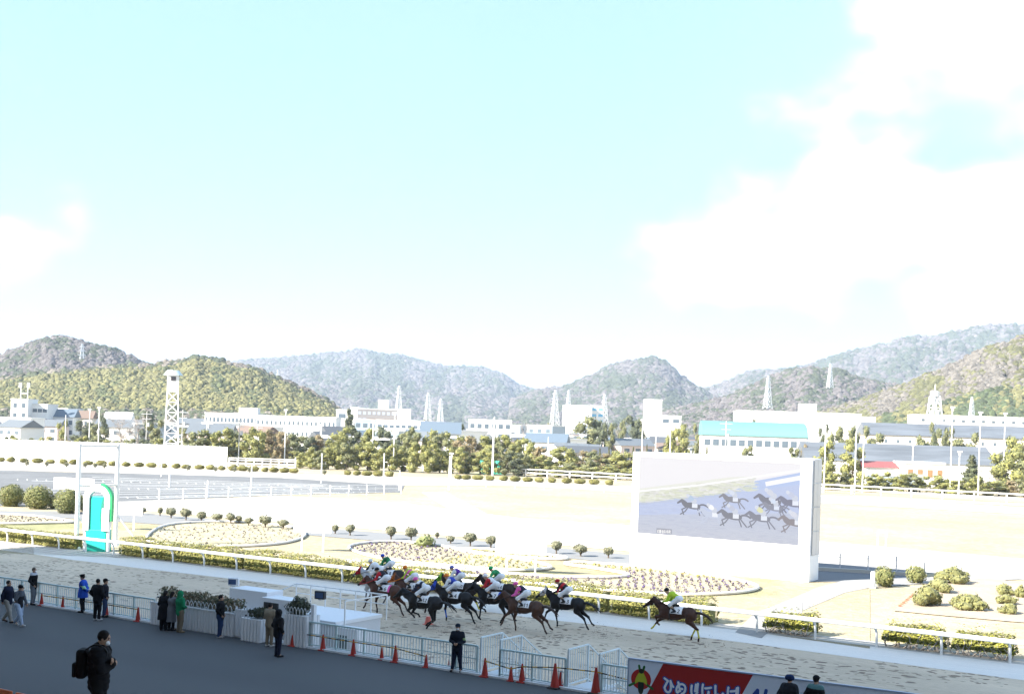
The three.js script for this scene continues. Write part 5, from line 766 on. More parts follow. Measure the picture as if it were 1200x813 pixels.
// ---- one hand: palm, four bent fingers, a thumb from the side; fingers point to -y, palm faces +z, thumb to +x
const handGeo = (() => {
  const p = [ell([0, -0.045, 0], [0.04, 0.05, 0.017]), cap([0, 0.03, 0], [0, -0.02, 0], 0.027, 0.03)];
  [[-0.029, 0.03, 0.024], [-0.01, 0.038, 0.029], [0.01, 0.041, 0.031], [0.029, 0.037, 0.028]].forEach(([x, l1, l2], i) => { const y = -0.086 + Math.abs(x) * 0.2; p.push(cap([x, y + 0.02, 0], [x * 1.05, y - l1 * 0.85, 0.014], 0.0095, 0.0088, 0.006), cap([x * 1.05, y - l1 * 0.85, 0.014], [x * 1.02, y - l1 * 0.85 - l2 * 0.7, 0.036], 0.0088, 0.0075, 0.006)); });
  p.push(cap([0.028, -0.02, 0.006], [0.056, -0.056, 0.018], 0.014, 0.011, 0.012), cap([0.056, -0.056, 0.018], [0.058, -0.088, 0.03], 0.011, 0.009, 0.006));
  return field(p, 0.0055, 0.012);
})();
// ---- head, chin on -y, face to +z, centre at the origin
const headGeo = (() => field([ell([0, 0.025, -0.012], [0.077, 0.098, 0.096]), ell([0, -0.045, 0.022], [0.057, 0.07, 0.07]), ell([0, -0.085, 0.056], [0.026, 0.022, 0.024]), cap([0, 0.015, 0.083], [0, -0.025, 0.104], 0.009, 0.014, 0.015), ell([0.03, 0.02, 0.085], [0.019, 0.012, 0.008], { sub: 1 }), ell([-0.03, 0.02, 0.085], [0.019, 0.012, 0.008], { sub: 1 }), cap([-0.035, 0.042, 0.074], [0.035, 0.042, 0.074], 0.012, 0.012, 0.015), ell([0, -0.06, 0.082], [0.024, 0.009, 0.012], { k: 0.01 }), ell([0.078, -0.002, -0.012], [0.011, 0.032, 0.02], { k: 0.01 }), ell([-0.078, -0.002, -0.012], [0.011, 0.032, 0.02], { k: 0.01 }), cap([0, -0.06, -0.02], [0, -0.16, -0.045], 0.055, 0.06, 0.03)], 0.0085, 0.03))();
const SKIN = [0.44, 0.27, 0.19];
function headColor(v) { if (Math.abs(Math.abs(v.x) - 0.031) < 0.014 && Math.abs(v.y - 0.02) < 0.007 && v.z > 0.06) return [0.05, 0.035, 0.03]; if (Math.abs(v.y - 0.045) < 0.006 && Math.abs(Math.abs(v.x) - 0.031) < 0.02 && v.z > 0.06) return [0.06, 0.04, 0.03]; if (Math.abs(v.y + 0.06) < 0.008 && Math.abs(v.x) < 0.023 && v.z > 0.07) return [0.4, 0.15, 0.13]; return SKIN; }
tint(headGeo, headColor); tint(handGeo, () => SKIN);
const place = (g, m) => g.clone().applyMatrix4(m);
function handAt(elbow, wrist, side, palm) {   // wrist to fingers continues the forearm
  const d = vec(wrist).sub(vec(elbow)).normalize(), y = d.clone().negate(), z = vec(palm); z.addScaledVector(y, -z.dot(y)).normalize(); const x = new V3().crossVectors(y, z), m = new THREE.Matrix4().makeBasis(x, y, z); m.setPosition(vec(wrist).addScaledVector(d, 0.02)); const g = handGeo.clone(); if (side > 0) { g.scale(-1, 1, 1); const id = g.index.array; for (let i = 0; i < id.length; i += 3) { const t = id[i]; id[i] = id[i + 1]; id[i + 1] = t; } } g.applyMatrix4(m); g.computeVertexNormals(); return g;
}
const CLOTH = (c, r = 0.9) => { const k = 'cloth' + c.join() + r; if (!mats.has(k)) { const m = new THREE.MeshPhysicalMaterial({ roughness: r, specularIntensity: 0.3 }); m.color.setRGB(...c); mats.set(k, m); } return mats.get(k); };
// ---- a standing or walking person, feet at the origin, facing +z
function person(label, at, turn, H, o) {
  const t = thing('person', label, 'person', at, turn); t.scale.setScalar(H / 1.75);
  const L = o.legs ?? {}, A = o.arms ?? {}, lean = o.lean ?? 0, bulk = o.bulk ?? 1, sd2 = o.seed ?? 1;
  const hip = [0, 0.93, -lean * 0.3], ch = [0, 1.3, lean * 0.5], nk = [0, 1.48, lean], hd = [o.headX ?? 0, 1.635 - (o.bow ?? 0) * 0.03, lean + 0.025 + (o.bow ?? 0) * 0.05];
  const S = (s) => [s * 0.18, 1.42, lean * 0.85], limb = (s) => { const q = A[s] ?? [[s * 0.255, 1.15, -0.03 + lean * 0.4], [s * 0.25, 0.92, 0.07]]; return [S(s), q[0], q[1]]; };
  const leg = (s) => { const q = L[s] ?? [[s * 0.1, 0.5, 0.025], [s * 0.105, 0.09, -0.02]]; return [[s * 0.09, 0.9, hip[2]], q[0], q[1], q[2] ?? [q[1][0] + s * 0.025, 0.035, q[1][2] + 0.17]]; };
  // body
  const bp = [cap(hip, ch, 0.125, 0.14, 0.08), cap(ch, nk, 0.13, 0.055, 0.06), cap(nk, [hd[0], hd[1] - 0.06, hd[2] - 0.03], 0.052, 0.05)];
  for (const s of [-1, 1]) { const [a, b, c] = limb(s), [d, e, f, g] = leg(s); bp.push(cap(a, b, 0.05, 0.04), cap(b, c, 0.038, 0.027), cap(d, e, 0.085, 0.055), cap(e, f, 0.052, 0.036), cap(f, g, 0.038, 0.028)); }
  const bg = tint(field(bp, 0.026, 0.04), () => SKIN), hm = new THREE.Matrix4().makeRotationFromEuler(new THREE.Euler((o.bow ?? 0) * 0.35, o.look ?? 0, o.headTilt ?? 0)); hm.setPosition(...hd);
  const list = [bg, place(headGeo, hm)];
  for (const s of [-1, 1]) { const [, b, c] = limb(s); if (!(o.hideHands)) list.push(handAt(b, c, s, A['p' + s] ?? [-s, 0, 0.1])); }
  part('body', list, VC, t);
  // clothes
  const jk = o.jacket, kk = 0.05;
  const tp = [cap([0, o.hem ?? 0.86, hip[2]], ch, 0.165 * bulk, 0.165 * bulk, 0.09), cap([-0.07, 1.32, ch[2]], [0.07, 1.32, ch[2]], 0.15 * bulk, 0.15 * bulk, 0.08), cap([-0.115, 1.395, lean * 0.8], [0.115, 1.395, lean * 0.8], 0.09, 0.09, 0.08), cap([0, 1.4, lean * 0.8], nk, 0.1, 0.072)];
  for (const s of [-1, 1]) { const [a, b, c] = limb(s); tp.push(cap(a, b, 0.082 * bulk, 0.068 * bulk, 0.05), cap(b, c, 0.068 * bulk, 0.052 * bulk, 0.03)); }
  if (o.skirt) tp.push(cap([-0.03, o.skirt, hip[2]], [-0.03, 0.95, hip[2]], 0.2 * bulk, 0.16 * bulk, 0.1), cap([0.05, o.skirt, hip[2]], [0.05, 0.95, hip[2]], 0.2 * bulk, 0.16 * bulk, 0.1), { e: [0, (o.skirt ?? 0) - 0.3, hip[2]], r: [0.6, 0.3, 0.6], sub: 1 });
  if (o.hoodDown) tp.push(cap([-0.09, 1.46, lean - 0.08], [0.09, 1.46, lean - 0.08], 0.07, 0.07, 0.04));
  const jg = field(tp, o.quilt ? 0.013 : 0.02, kk, [0.02, 9, sd2 * 3.1, o.quilt ?? 0]);
  part(o.coat ? 'coat' : 'jacket', jk.fn ? tint(jg, jk.fn) : jg, jk.fn ? VCLOTH : CLOTH(jk), t);
  const tr = []; tr.push(cap([-0.06, 0.9, hip[2]], [0.06, 0.9, hip[2]], 0.125, 0.125, 0.05)); for (const s of [-1, 1]) { const [d, e, f] = leg(s); tr.push(cap(d, e, 0.112 * (o.baggy ?? 1), 0.082 * (o.baggy ?? 1), 0.04), cap(e, [f[0], f[1] + 0.01, f[2]], 0.08 * (o.baggy ?? 1), 0.062 * (o.baggy ?? 1), 0.03)); }
  part('trousers', field(tr, 0.021, 0.03, [0.018, 10, sd2]), CLOTH(o.trousers), t);
  for (const s of [-1, 1]) { const [, , f, g] = leg(s), q = [g[0], g[1] + 0.005, g[2]]; part('shoe', field([cap([f[0], Math.max(0.045, f[1] - 0.045), f[2] - 0.03], q, 0.046, 0.038, 0.03), cap([f[0], f[1] + 0.01, f[2]], [f[0], Math.max(0.05, f[1] - 0.03), f[2]], 0.045, 0.045)], 0.013, 0.03), CLOTH(o.shoes ?? [0.02, 0.02, 0.022], 0.6), t); }
  // hair, headwear
  const inHead = (prims, cell) => place(field(prims, cell, 0.02), hm);
  if (o.hood) part('hood', inHead([ell([0, 0.02, -0.03], [0.125, 0.145, 0.135]), cap([0, -0.11, -0.05], [0, -0.16, -0.05], 0.12, 0.13, 0.04), ell([0, -0.01, 0.13], [0.078, 0.105, 0.12], { sub: 1 })], 0.012), CLOTH(o.hood), t);
  else {
    const hr = [ell([0, 0.035, -0.026], [0.09, 0.103, 0.1])]; if (o.hairLong) hr.push(cap([0, -0.02, -0.07], [0, -0.16, -0.08], 0.075, 0.06, 0.04)); hr.push(ell([0, -0.03, 0.1], [0.085, 0.1, 0.085], { sub: 1 }), ell([0, -0.12, 0.0], [0.11, 0.09, 0.045], { sub: 1 }));
    part('hair', inHead(hr, 0.011), CLOTH(o.hair ?? [0.015, 0.012, 0.011], 0.7), t);
  }
  if (o.cap) { const cg = [inHead([ell([0, 0.07, -0.018], [0.1, 0.085, 0.112]), ell([0, -0.04, 0], [0.14, 0.09, 0.16], { sub: 1 })], 0.011)]; if (!o.knit) cg.push(inHead([ell([0, 0.06, 0.105], [0.075, 0.013, 0.075])], 0.009)); if (o.knit) cg.push(inHead([cap([-0.05, 0.05, -0.03], [0.05, 0.05, -0.03], 0.1, 0.1, 0.02), ell([0, -0.06, 0.02], [0.15, 0.1, 0.16], { sub: 1 })], 0.011)); part('cap', cg, CLOTH(o.cap), t); if (o.peakCap) part('cap_crown', inHead([ell([0, 0.125, -0.01], [0.13, 0.035, 0.135])], 0.01), CLOTH(o.cap), t); }
  if (o.mask) part('face_mask', inHead([ell([0, -0.045, 0.055], [0.063, 0.05, 0.06]), ell([0, -0.045, -0.03], [0.2, 0.2, 0.09], { sub: 1 })], 0.009), mat(0.78, 0.79, 0.8, 0.8), t);
  for (const f of o.extra ?? []) f(t);
  return t;
}
const pocket = { '-1': [[-0.29, 1.16, -0.07], [-0.2, 0.96, 0.08]], 1: [[0.29, 1.16, -0.07], [0.2, 0.96, 0.08]] };
const behind = { '-1': [[-0.27, 1.17, -0.12], [-0.05, 1.0, -0.2]], 1: [[0.27, 1.17, -0.12], [0.06, 1.0, -0.21]] };
const front = { '-1': [[-0.25, 1.15, 0.02], [-0.08, 1.08, 0.21]], 1: [[0.25, 1.15, 0.02], [0.08, 1.08, 0.21]], 'p-1': [1, 0, 0], p1: [-1, 0, 0] };
const crossed = { '-1': [[-0.24, 1.13, 0.08], [0.04, 1.17, 0.2]], 1: [[0.24, 1.14, 0.09], [-0.03, 1.24, 0.21]], 'p-1': [0, 0, -1], p1: [0, 0, -1] };
const stride = (k) => ({ '-1': [[-0.09, 0.5, 0.16 * k], [-0.09, 0.1, 0.28 * k], [-0.1, 0.06, 0.28 * k + 0.17]], 1: [[0.09, 0.49, 0.02], [0.09, 0.14, -0.3 * k], [0.1, 0.04, -0.3 * k + 0.15]] });
const swing = { '-1': [[-0.25, 1.15, -0.1], [-0.24, 0.93, -0.1]], 1: [[0.25, 1.16, 0.06], [0.22, 0.95, 0.2]] };
const toTrack = Math.PI, toRight = Math.PI / 2, along = (px, y, dy = 0) => G(px, y, 0);
const NAVY = [0.012, 0.016, 0.035], BLK = [0.012, 0.012, 0.014];
person('person in a navy hooded jacket and light trousers walking beside the cap wearer', G(8, 729.5), toRight + 0.35, 1.78, { seed: 2, jacket: NAVY, trousers: [0.33, 0.31, 0.28], legs: stride(0.8), arms: swing, hoodDown: 1, shoes: [0.03, 0.02, 0.018], baggy: 1.1, bulk: 1.08 });
person('person in a grey and black jacket, cap and pale jeans, hand raised to the face', G(21, 733.5), toRight + 0.2, 1.72, { seed: 3, jacket: { fn: (v) => (Math.abs(v.x) > 0.15 || v.y > 1.28 ? [0.09, 0.1, 0.12] : [0.02, 0.02, 0.024]) }, trousers: [0.34, 0.42, 0.55], legs: stride(0.9), arms: { '-1': [[-0.26, 1.16, 0.05], [-0.11, 1.5, 0.19]], 1: swing[1], 'p-1': [0.6, 0, -0.6] }, cap: BLK, shoes: [0.5, 0.5, 0.5], bow: 0.7, baggy: 1.15 });
person('person in a black jacket with a grey hood leaning by the fence corner', G(38, 708.5), toRight + 0.5, 1.72, { seed: 4, jacket: { fn: (v) => (v.y > 1.42 ? [0.4, 0.41, 0.44] : [0.012, 0.012, 0.014]) }, trousers: [0.15, 0.17, 0.2], arms: pocket, hoodDown: 1, mask: 1, hair: [0.1, 0.085, 0.07] });
person('person in a bright blue long coat, black peaked cap and mask by the fence', G(96, 717.5), 0.2 - Math.PI / 2 + 0.4, 1.7, { seed: 5, coat: 1, skirt: 0.72, jacket: { fn: (v) => (Math.abs(v.x) > 0.2 && v.y > 1.12 && v.y < 1.27 ? [0.35, 0.6, 0.4] : [0.02, 0.075, 0.42]) }, trousers: BLK, arms: behind, cap: BLK, peakCap: 1, mask: 1, bulk: 1.08, bow: 0.5 });
person('person all in black standing with back turned by the fence', G(113, 727), toTrack + 0.25, 1.8, { seed: 6, jacket: BLK, trousers: [0.01, 0.01, 0.012], arms: pocket, shoes: [0.4, 0.4, 0.41], bulk: 1.12 });
person('person in a dark jacket, cap and blue jeans next to the one all in black', G(121.5, 723), toRight + 0.7, 1.68, { seed: 7, jacket: [0.014, 0.014, 0.02], trousers: [0.03, 0.05, 0.11], arms: pocket, cap: BLK });
person('person in a long black coat and black skirt leaning over the white planter', G(191, 738.5), toTrack + 0.3, 1.66, { seed: 8, coat: 1, skirt: 0.5, jacket: BLK, trousers: BLK, arms: front, lean: 0.06, hairLong: 1, bow: 0.6, bulk: 1.12, baggy: 1.3 });
person('person in a long grey coat at the white planter', G(200, 739), toTrack + 0.1, 1.64, { seed: 9, coat: 1, skirt: 0.42, jacket: [0.16, 0.165, 0.18], trousers: BLK, arms: front, hairLong: 1, bow: 0.4 });
person('person in a green hooded sweatshirt, hood up, and khaki trousers at the planter', G(210, 741), toTrack - 0.3, 1.7, { seed: 10, jacket: [0.015, 0.19, 0.085], hood: [0.015, 0.19, 0.085], trousers: [0.17, 0.14, 0.1], arms: front, bulk: 1.1, mask: 1, baggy: 1.12, shoes: [0.2, 0.15, 0.09] });
person('person in a black jacket and blue jeans at the end of the long planter', G(257, 747.5), toTrack - 1.0, 1.75, { seed: 11, jacket: BLK, trousers: [0.02, 0.04, 0.1], arms: pocket, shoes: [0.3, 0.3, 0.31] });
person('person in a tan corduroy jacket and khaki trousers beside the hooded watcher', G(315, 757.5), toTrack + 0.1, 1.72, { seed: 12, jacket: [0.22, 0.18, 0.13], trousers: [0.2, 0.165, 0.12], arms: front, shoes: [0.45, 0.44, 0.42], bulk: 1.08, extra: [(t) => part('paper', rb(0.2, 0.01, 0.27, 0.003, 0.0, 1.1, 0.3), mat(0.75, 0.78, 0.82, 0.8), t)] });
person('person in a black hooded jacket, hood up, and dark jeans by the small planter', G(325, 769.5), toTrack - 0.35, 1.76, { seed: 13, jacket: BLK, hood: BLK, trousers: [0.013, 0.017, 0.035], arms: pocket, bulk: 1.15 });
person('guard in a dark navy uniform, cap and white mask facing the stand', G(535, 787), 0.35, 1.72, { seed: 14, jacket: { fn: (v) => (v.x > 0.22 && v.y > 1.2 && v.y < 1.28 ? [0.3, 0.4, 0.2] : [0.012, 0.016, 0.026]) }, trousers: [0.014, 0.018, 0.04], arms: front, cap: [0.012, 0.018, 0.032], mask: 1, legs: { '-1': [[-0.12, 0.5, 0.02], [-0.17, 0.09, 0]], 1: [[0.11, 0.5, 0.02], [0.15, 0.09, -0.02]] } });
{
  const p = P(926, 791, 37.7), q = P(957, 787, 37.5);
  person('person in a navy knitted cap and dark padded jacket before the advertising board', [p.x, 0, p.z], toTrack - 0.1, 1.72, { seed: 15, jacket: [0.02, 0.021, 0.026], trousers: BLK, arms: pocket, cap: [0.015, 0.03, 0.09], knit: 1, hoodDown: 1, bulk: 1.2 });
  person('person in a dark cap and black jacket with a teal collar before the board', [q.x, 0, q.z], toTrack - 0.2, 1.76, { seed: 16, jacket: { fn: (v) => (v.y > 1.4 ? [0.09, 0.18, 0.18] : [0.014, 0.014, 0.016]) }, trousers: BLK, arms: pocket, cap: BLK, bulk: 1.12 });
  const m = P(117, 738, 20.6), o = person('person in a shiny black padded jacket with a black backpack, arms folded, on the stand', [m.x, 3.6, m.z], 2.2, 1.75, { seed: 17, quilt: 0.016, jacket: [0.011, 0.011, 0.013], trousers: [0.011, 0.011, 0.012], arms: crossed, mask: 1, bulk: 0.98, bow: 0.9, hideHands: false });
  o.position.y = m.y - 1.75; 
  const bp = thing('backpack', 'black backpack worn by the person on the stand', 'bag', o.position.clone(), o.rotation.y);
  part('pouch', [rb(0.3, 0.48, 0.17, 0.06, 0, 1.2, -0.27), rb(0.24, 0.24, 0.07, 0.03, 0, 1.1, -0.38)], CLOTH([0.01, 0.01, 0.011], 0.8), bp);
  for (const s of [-1, 1]) part('strap', tube([[s * 0.12, 1.44, -0.2], [s * 0.13, 1.53, -0.02], [s * 0.13, 1.42, 0.15], [s * 0.15, 1.2, 0.1]], 0.016, 12, 5), mat(0.01, 0.01, 0.011, 0.7), bp);
}
// ---------------------------------------------------------------- horses and riders, all running towards -x
// local frame: +x forward, y up; hooves near y = 0
const POSES = [
  // [knee, fetlock, hoof] for near fore, off fore; [hock, fetlock, hoof] for near hind, off hind; lift of the trunk
  { f: [[[0.98, 0.72], [1.2, 0.42], [1.29, 0.34]], [[0.98, 0.98], [0.86, 0.66], [0.78, 0.6]]], h: [[[-1.0, 0.6], [-0.82, 0.22], [-0.78, 0.06]], [[-1.2, 0.58], [-1.28, 0.22], [-1.26, 0.06]]], up: 0.0 },
  { f: [[[0.6, 0.58], [0.5, 0.2], [0.5, 0.05]], [[0.98, 0.7], [1.12, 0.34], [1.2, 0.24]]], h: [[[-1.22, 0.66], [-1.42, 0.36], [-1.54, 0.3]], [[-1.12, 0.6], [-1.3, 0.22], [-1.38, 0.12]]], up: 0.0 },
  { f: [[[0.72, 0.68], [0.36, 0.62], [0.28, 0.52]], [[0.82, 0.78], [0.5, 0.58], [0.42, 0.5]]], h: [[[-0.6, 0.46], [-0.22, 0.24], [-0.12, 0.14]], [[-0.72, 0.44], [-0.42, 0.18], [-0.34, 0.06]]], up: 0.04 },
  { f: [[[0.8, 0.62], [0.84, 0.24], [0.88, 0.08]], [[0.7, 0.7], [0.4, 0.6], [0.34, 0.5]]], h: [[[-1.04, 0.56], [-1.2, 0.26], [-1.3, 0.22]], [[-0.82, 0.5], [-0.62, 0.18], [-0.56, 0.06]]], up: 0.0 },
];
function horseGeo(P0, low) {
  const u = P0.up, p = [], hx = low ? 0.1 : 0, hy = low ? -0.1 : 0;
  p.push(ell([0.42, 1.2 + u, 0], [0.38, 0.34, 0.235]), ell([0.02, 1.2 + u, 0], [0.5, 0.315, 0.27]), ell([-0.4, 1.26 + u, 0], [0.42, 0.265, 0.24]), ell([-0.72, 1.28 + u, 0], [0.34, 0.29, 0.255]), ell([-0.9, 1.16 + u, 0], [0.18, 0.24, 0.21]), ell([0.66, 1.12 + u, 0], [0.17, 0.24, 0.19]), cap([0.32, 1.5 + u, 0], [0.5, 1.47 + u, 0], 0.06, 0.07, 0.15));
  p.push(cap([0.6, 1.3 + u, 0], [0.92 + hx, 1.55 + u + hy, 0], 0.215, 0.15, 0.12), cap([0.92 + hx, 1.55 + u + hy, 0], [1.17 + hx, 1.74 + u + hy, 0], 0.15, 0.105, 0.08), cap([0.58, 1.46 + u, 0], [1.12 + hx, 1.8 + u + hy, 0], 0.09, 0.07, 0.1));
  p.push(cap([1.2 + hx, 1.72 + u + hy, 0], [1.38 + hx, 1.56 + u + hy, 0], 0.105, 0.095, 0.06), cap([1.36 + hx, 1.58 + u + hy, 0], [1.66 + hx, 1.37 + u + hy, 0], 0.085, 0.055, 0.05), ell([1.68 + hx, 1.36 + u + hy, 0], [0.07, 0.06, 0.058], { k: 0.04 }), ell([1.27 + hx, 1.58 + u + hy, 0], [0.1, 0.11, 0.06]));
  for (const s of [-1, 1]) p.push(cap([1.15 + hx, 1.8 + u + hy, s * 0.05], [1.16 + hx, 1.93 + u + hy, s * 0.065], 0.035, 0.01, 0.02));
  P0.f.forEach(([k, f, h], i) => { const z = (i ? -1 : 1) * 0.13; p.push(cap([0.56, 1.15 + u, z * 1.05], [lerp(0.56, k[0], 0.5) - 0.04, lerp(1.0 + u, k[1], 0.4), z], 0.15, 0.085, 0.08), cap([lerp(0.56, k[0], 0.5) - 0.04, lerp(1.0 + u, k[1], 0.4), z], [k[0], k[1], z * 0.95], 0.085, 0.056, 0.05), cap([k[0], k[1], z * 0.95], [f[0], f[1], z * 0.9], 0.05, 0.036, 0.03), ell([k[0], k[1], z * 0.95], [0.058, 0.06, 0.054], { k: 0.03 }), ell([f[0], f[1], z * 0.9], [0.046, 0.046, 0.042], { k: 0.03 }), cap([f[0], f[1], z * 0.9], [h[0], h[1], z * 0.9], 0.038, 0.048, 0.02)); });
  P0.h.forEach(([k, f, h], i) => { const z = (i ? -1 : 1) * 0.14, st = [lerp(-0.72, k[0], 0.34) + 0.16, 0.92 + u]; p.push(cap([-0.8, 1.2 + u, z], [st[0], st[1], z * 1.15], 0.215, 0.13, 0.1), cap([st[0], st[1], z * 1.1], [k[0], k[1], z * 0.95], 0.125, 0.058, 0.07), ell([k[0], k[1], z * 0.95], [0.062, 0.07, 0.05], { k: 0.04 }), cap([k[0], k[1], z * 0.95], [f[0], f[1], z * 0.9], 0.05, 0.037, 0.03), ell([f[0], f[1], z * 0.9], [0.047, 0.047, 0.043], { k: 0.03 }), cap([f[0], f[1], z * 0.9], [h[0], h[1], z * 0.9], 0.038, 0.05, 0.02)); });
  return field(p, 0.032, 0.06);
}
const HG = [0, 1, 2, 3].map((i) => horseGeo(POSES[i], i === 2));
function tailGeo(seed) { const p = [], r = rng(seed); for (let k = 0; k < 7; k++) { let q = [-1.02, 1.33, (r() - 0.5) * 0.06], d = [-0.2, 0.02 - 0.02 * r(), (r() - 0.5) * 0.05]; for (let m = 0; m < 5; m++) { const e = [q[0] + d[0], q[1] + d[1], q[2] + d[2]]; p.push(cap(q, e, 0.05 * (1 - m * 0.17), 0.05 * (1 - (m + 1) * 0.18), 0.03)); q = e; d = [d[0] * 0.95, d[1] - 0.035 - 0.02 * r(), d[2] + (r() - 0.5) * 0.02]; } } return field(p, 0.02, 0.03); }
const TAILS = [tailGeo(1), tailGeo(2), tailGeo(3)];
function maneGeo(low) { const p = [], hx = low ? 0.1 : 0, hy = low ? -0.1 : 0; for (let i = 0; i < 9; i++) { const t = i / 8, x = lerp(0.55, 1.16 + hx, t), y = lerp(1.56, 1.9 + hy, t); p.push(cap([x, y - 0.02, 0.0], [x - 0.1, y - 0.1 - 0.06 * Math.sin(i * 2.2), 0.075 + 0.02 * Math.cos(i)], 0.035, 0.016, 0.02)); } return field(p, 0.018, 0.03); }
const MANES = [maneGeo(false), maneGeo(true)];
function clothTex(num) { const c = document.createElement('canvas'); c.width = 128; c.height = 56; const x = c.getContext('2d'); x.fillStyle = '#eef0f4'; x.fillRect(0, 0, 128, 56); x.fillStyle = '#15171c'; x.font = 'bold ' + (num.length > 1 ? 48 : 52) + 'px sans-serif'; x.textAlign = 'center'; x.fillText(num, 94, 48); const t = new THREE.CanvasTexture(c); t.colorSpace = THREE.SRGBColorSpace; t.magFilter = THREE.LinearFilter; return t; }
// saddle cloth hangs over both flanks
function drape(x0, x1, yb, push, u) { const g = new THREE.PlaneGeometry(1, 1, 8, 24), p = g.attributes.position, uv = g.attributes.uv; for (let i = 0; i < p.count; i++) { const a = p.getX(i) + 0.5, b = p.getY(i) * 2, ang = b * yb, x = lerp(x0, x1, a), cx = 0.26 - 0.05 * Math.abs(x) + push; p.setXYZ(i, x, 1.2 + u + Math.cos(ang) * (0.315 + push + 0.04 * step01(0, 0.4, x)), Math.sin(ang) * cx); const s = Math.abs(b); uv.setXY(i, b > 0 ? a : 1 - a, clamp(1 - (s - 0.42) / 0.58)); } g.computeVertexNormals(); return g; }
// riders: crouched over the withers
const J = (() => {
  const hip = [-0.16, 1.93], ch = [0.2, 2.09], nk = [0.36, 2.14], hd = [0.5, 2.23];
  const kn = (s) => [0.2, 1.64, s * 0.3], an = (s) => [-0.1, 1.36, s * 0.31], toe = (s) => [0.07, 1.3, s * 0.33], sh = (s) => [0.27, 2.07, s * 0.17], elb = (s) => [0.36, 1.8, s * 0.25], wr = (s) => [0.62, 1.72, s * 0.1];
  const body = [cap([...hip, 0], [...ch, 0], 0.11, 0.12, 0.06), cap([...ch, 0], [...nk, 0], 0.1, 0.055), cap([...nk, 0], [...hd, 0], 0.052, 0.05)], jersey = [cap([-0.08, 1.96, 0], [...ch, 0], 0.135, 0.15, 0.07), cap([0.2, 2.09, -0.11], [0.2, 2.09, 0.11], 0.12, 0.12, 0.07), cap([0.22, 2.1, 0], [0.33, 2.13, 0], 0.1, 0.07)], br = [cap([-0.17, 1.92, -0.08], [-0.17, 1.92, 0.08], 0.145, 0.145, 0.05), cap([-0.17, 1.93, 0], [-0.02, 1.98, 0], 0.14, 0.13)], boots = [];
  for (const s of [-1, 1]) { body.push(cap(sh(s), elb(s), 0.046, 0.038), cap(elb(s), wr(s), 0.036, 0.027), cap([-0.16, 1.92, s * 0.1], kn(s), 0.08, 0.05), cap(kn(s), an(s), 0.05, 0.035), cap(an(s), toe(s), 0.035, 0.03)); jersey.push(cap(sh(s), elb(s), 0.078, 0.064), cap(elb(s), wr(s), 0.062, 0.045)); br.push(cap([-0.16, 1.92, s * 0.11], kn(s), 0.125, 0.078), cap(kn(s), [lerp(0.2, -0.1, 0.35), lerp(1.64, 1.36, 0.35), s * 0.305], 0.075, 0.06)); boots.push(cap([lerp(0.2, -0.1, 0.3), lerp(1.64, 1.36, 0.3), s * 0.305], an(s), 0.062, 0.05), cap(an(s), toe(s), 0.046, 0.036)); }
  const hm = new THREE.Matrix4().makeRotationFromEuler(new THREE.Euler(0.3, Math.PI / 2, 0, 'YXZ')); hm.setPosition(hd[0], hd[1], 0);
  const bg = [tint(field(body, 0.024, 0.04), () => SKIN), place(headGeo, hm)]; for (const s of [-1, 1]) bg.push(handAt(elb(s), wr(s), s, [0.2, -0.6, -s * 0.7]));
  return { body: merge(bg), jersey: field(jersey, 0.018, 0.04, [0.022, 11, 1]), breeches: field(br, 0.02, 0.04, [0.016, 10, 4]), boots: field(boots, 0.018, 0.03), helmet: place(merge([field([ell([0, 0.055, -0.012], [0.112, 0.105, 0.128]), ell([0, -0.07, 0.02], [0.16, 0.09, 0.17], { sub: 1 })], 0.011, 0.02), field([ell([0, 0.05, 0.11], [0.075, 0.014, 0.06])], 0.009, 0.02)]), hm), goggles: place(field([cap([-0.045, 0.022, 0.085], [0.045, 0.022, 0.085], 0.026, 0.026)], 0.009, 0.02), hm) };
})();
const recolor = (g, fn) => { const q = g.clone(); return tint(q, fn); };
const BAY = [0.075, 0.032, 0.02], DBAY = [0.026, 0.017, 0.014], BLACKH = [0.013, 0.012, 0.013], CHEST = [0.07, 0.034, 0.022], GREYH = [0.42, 0.44, 0.48];
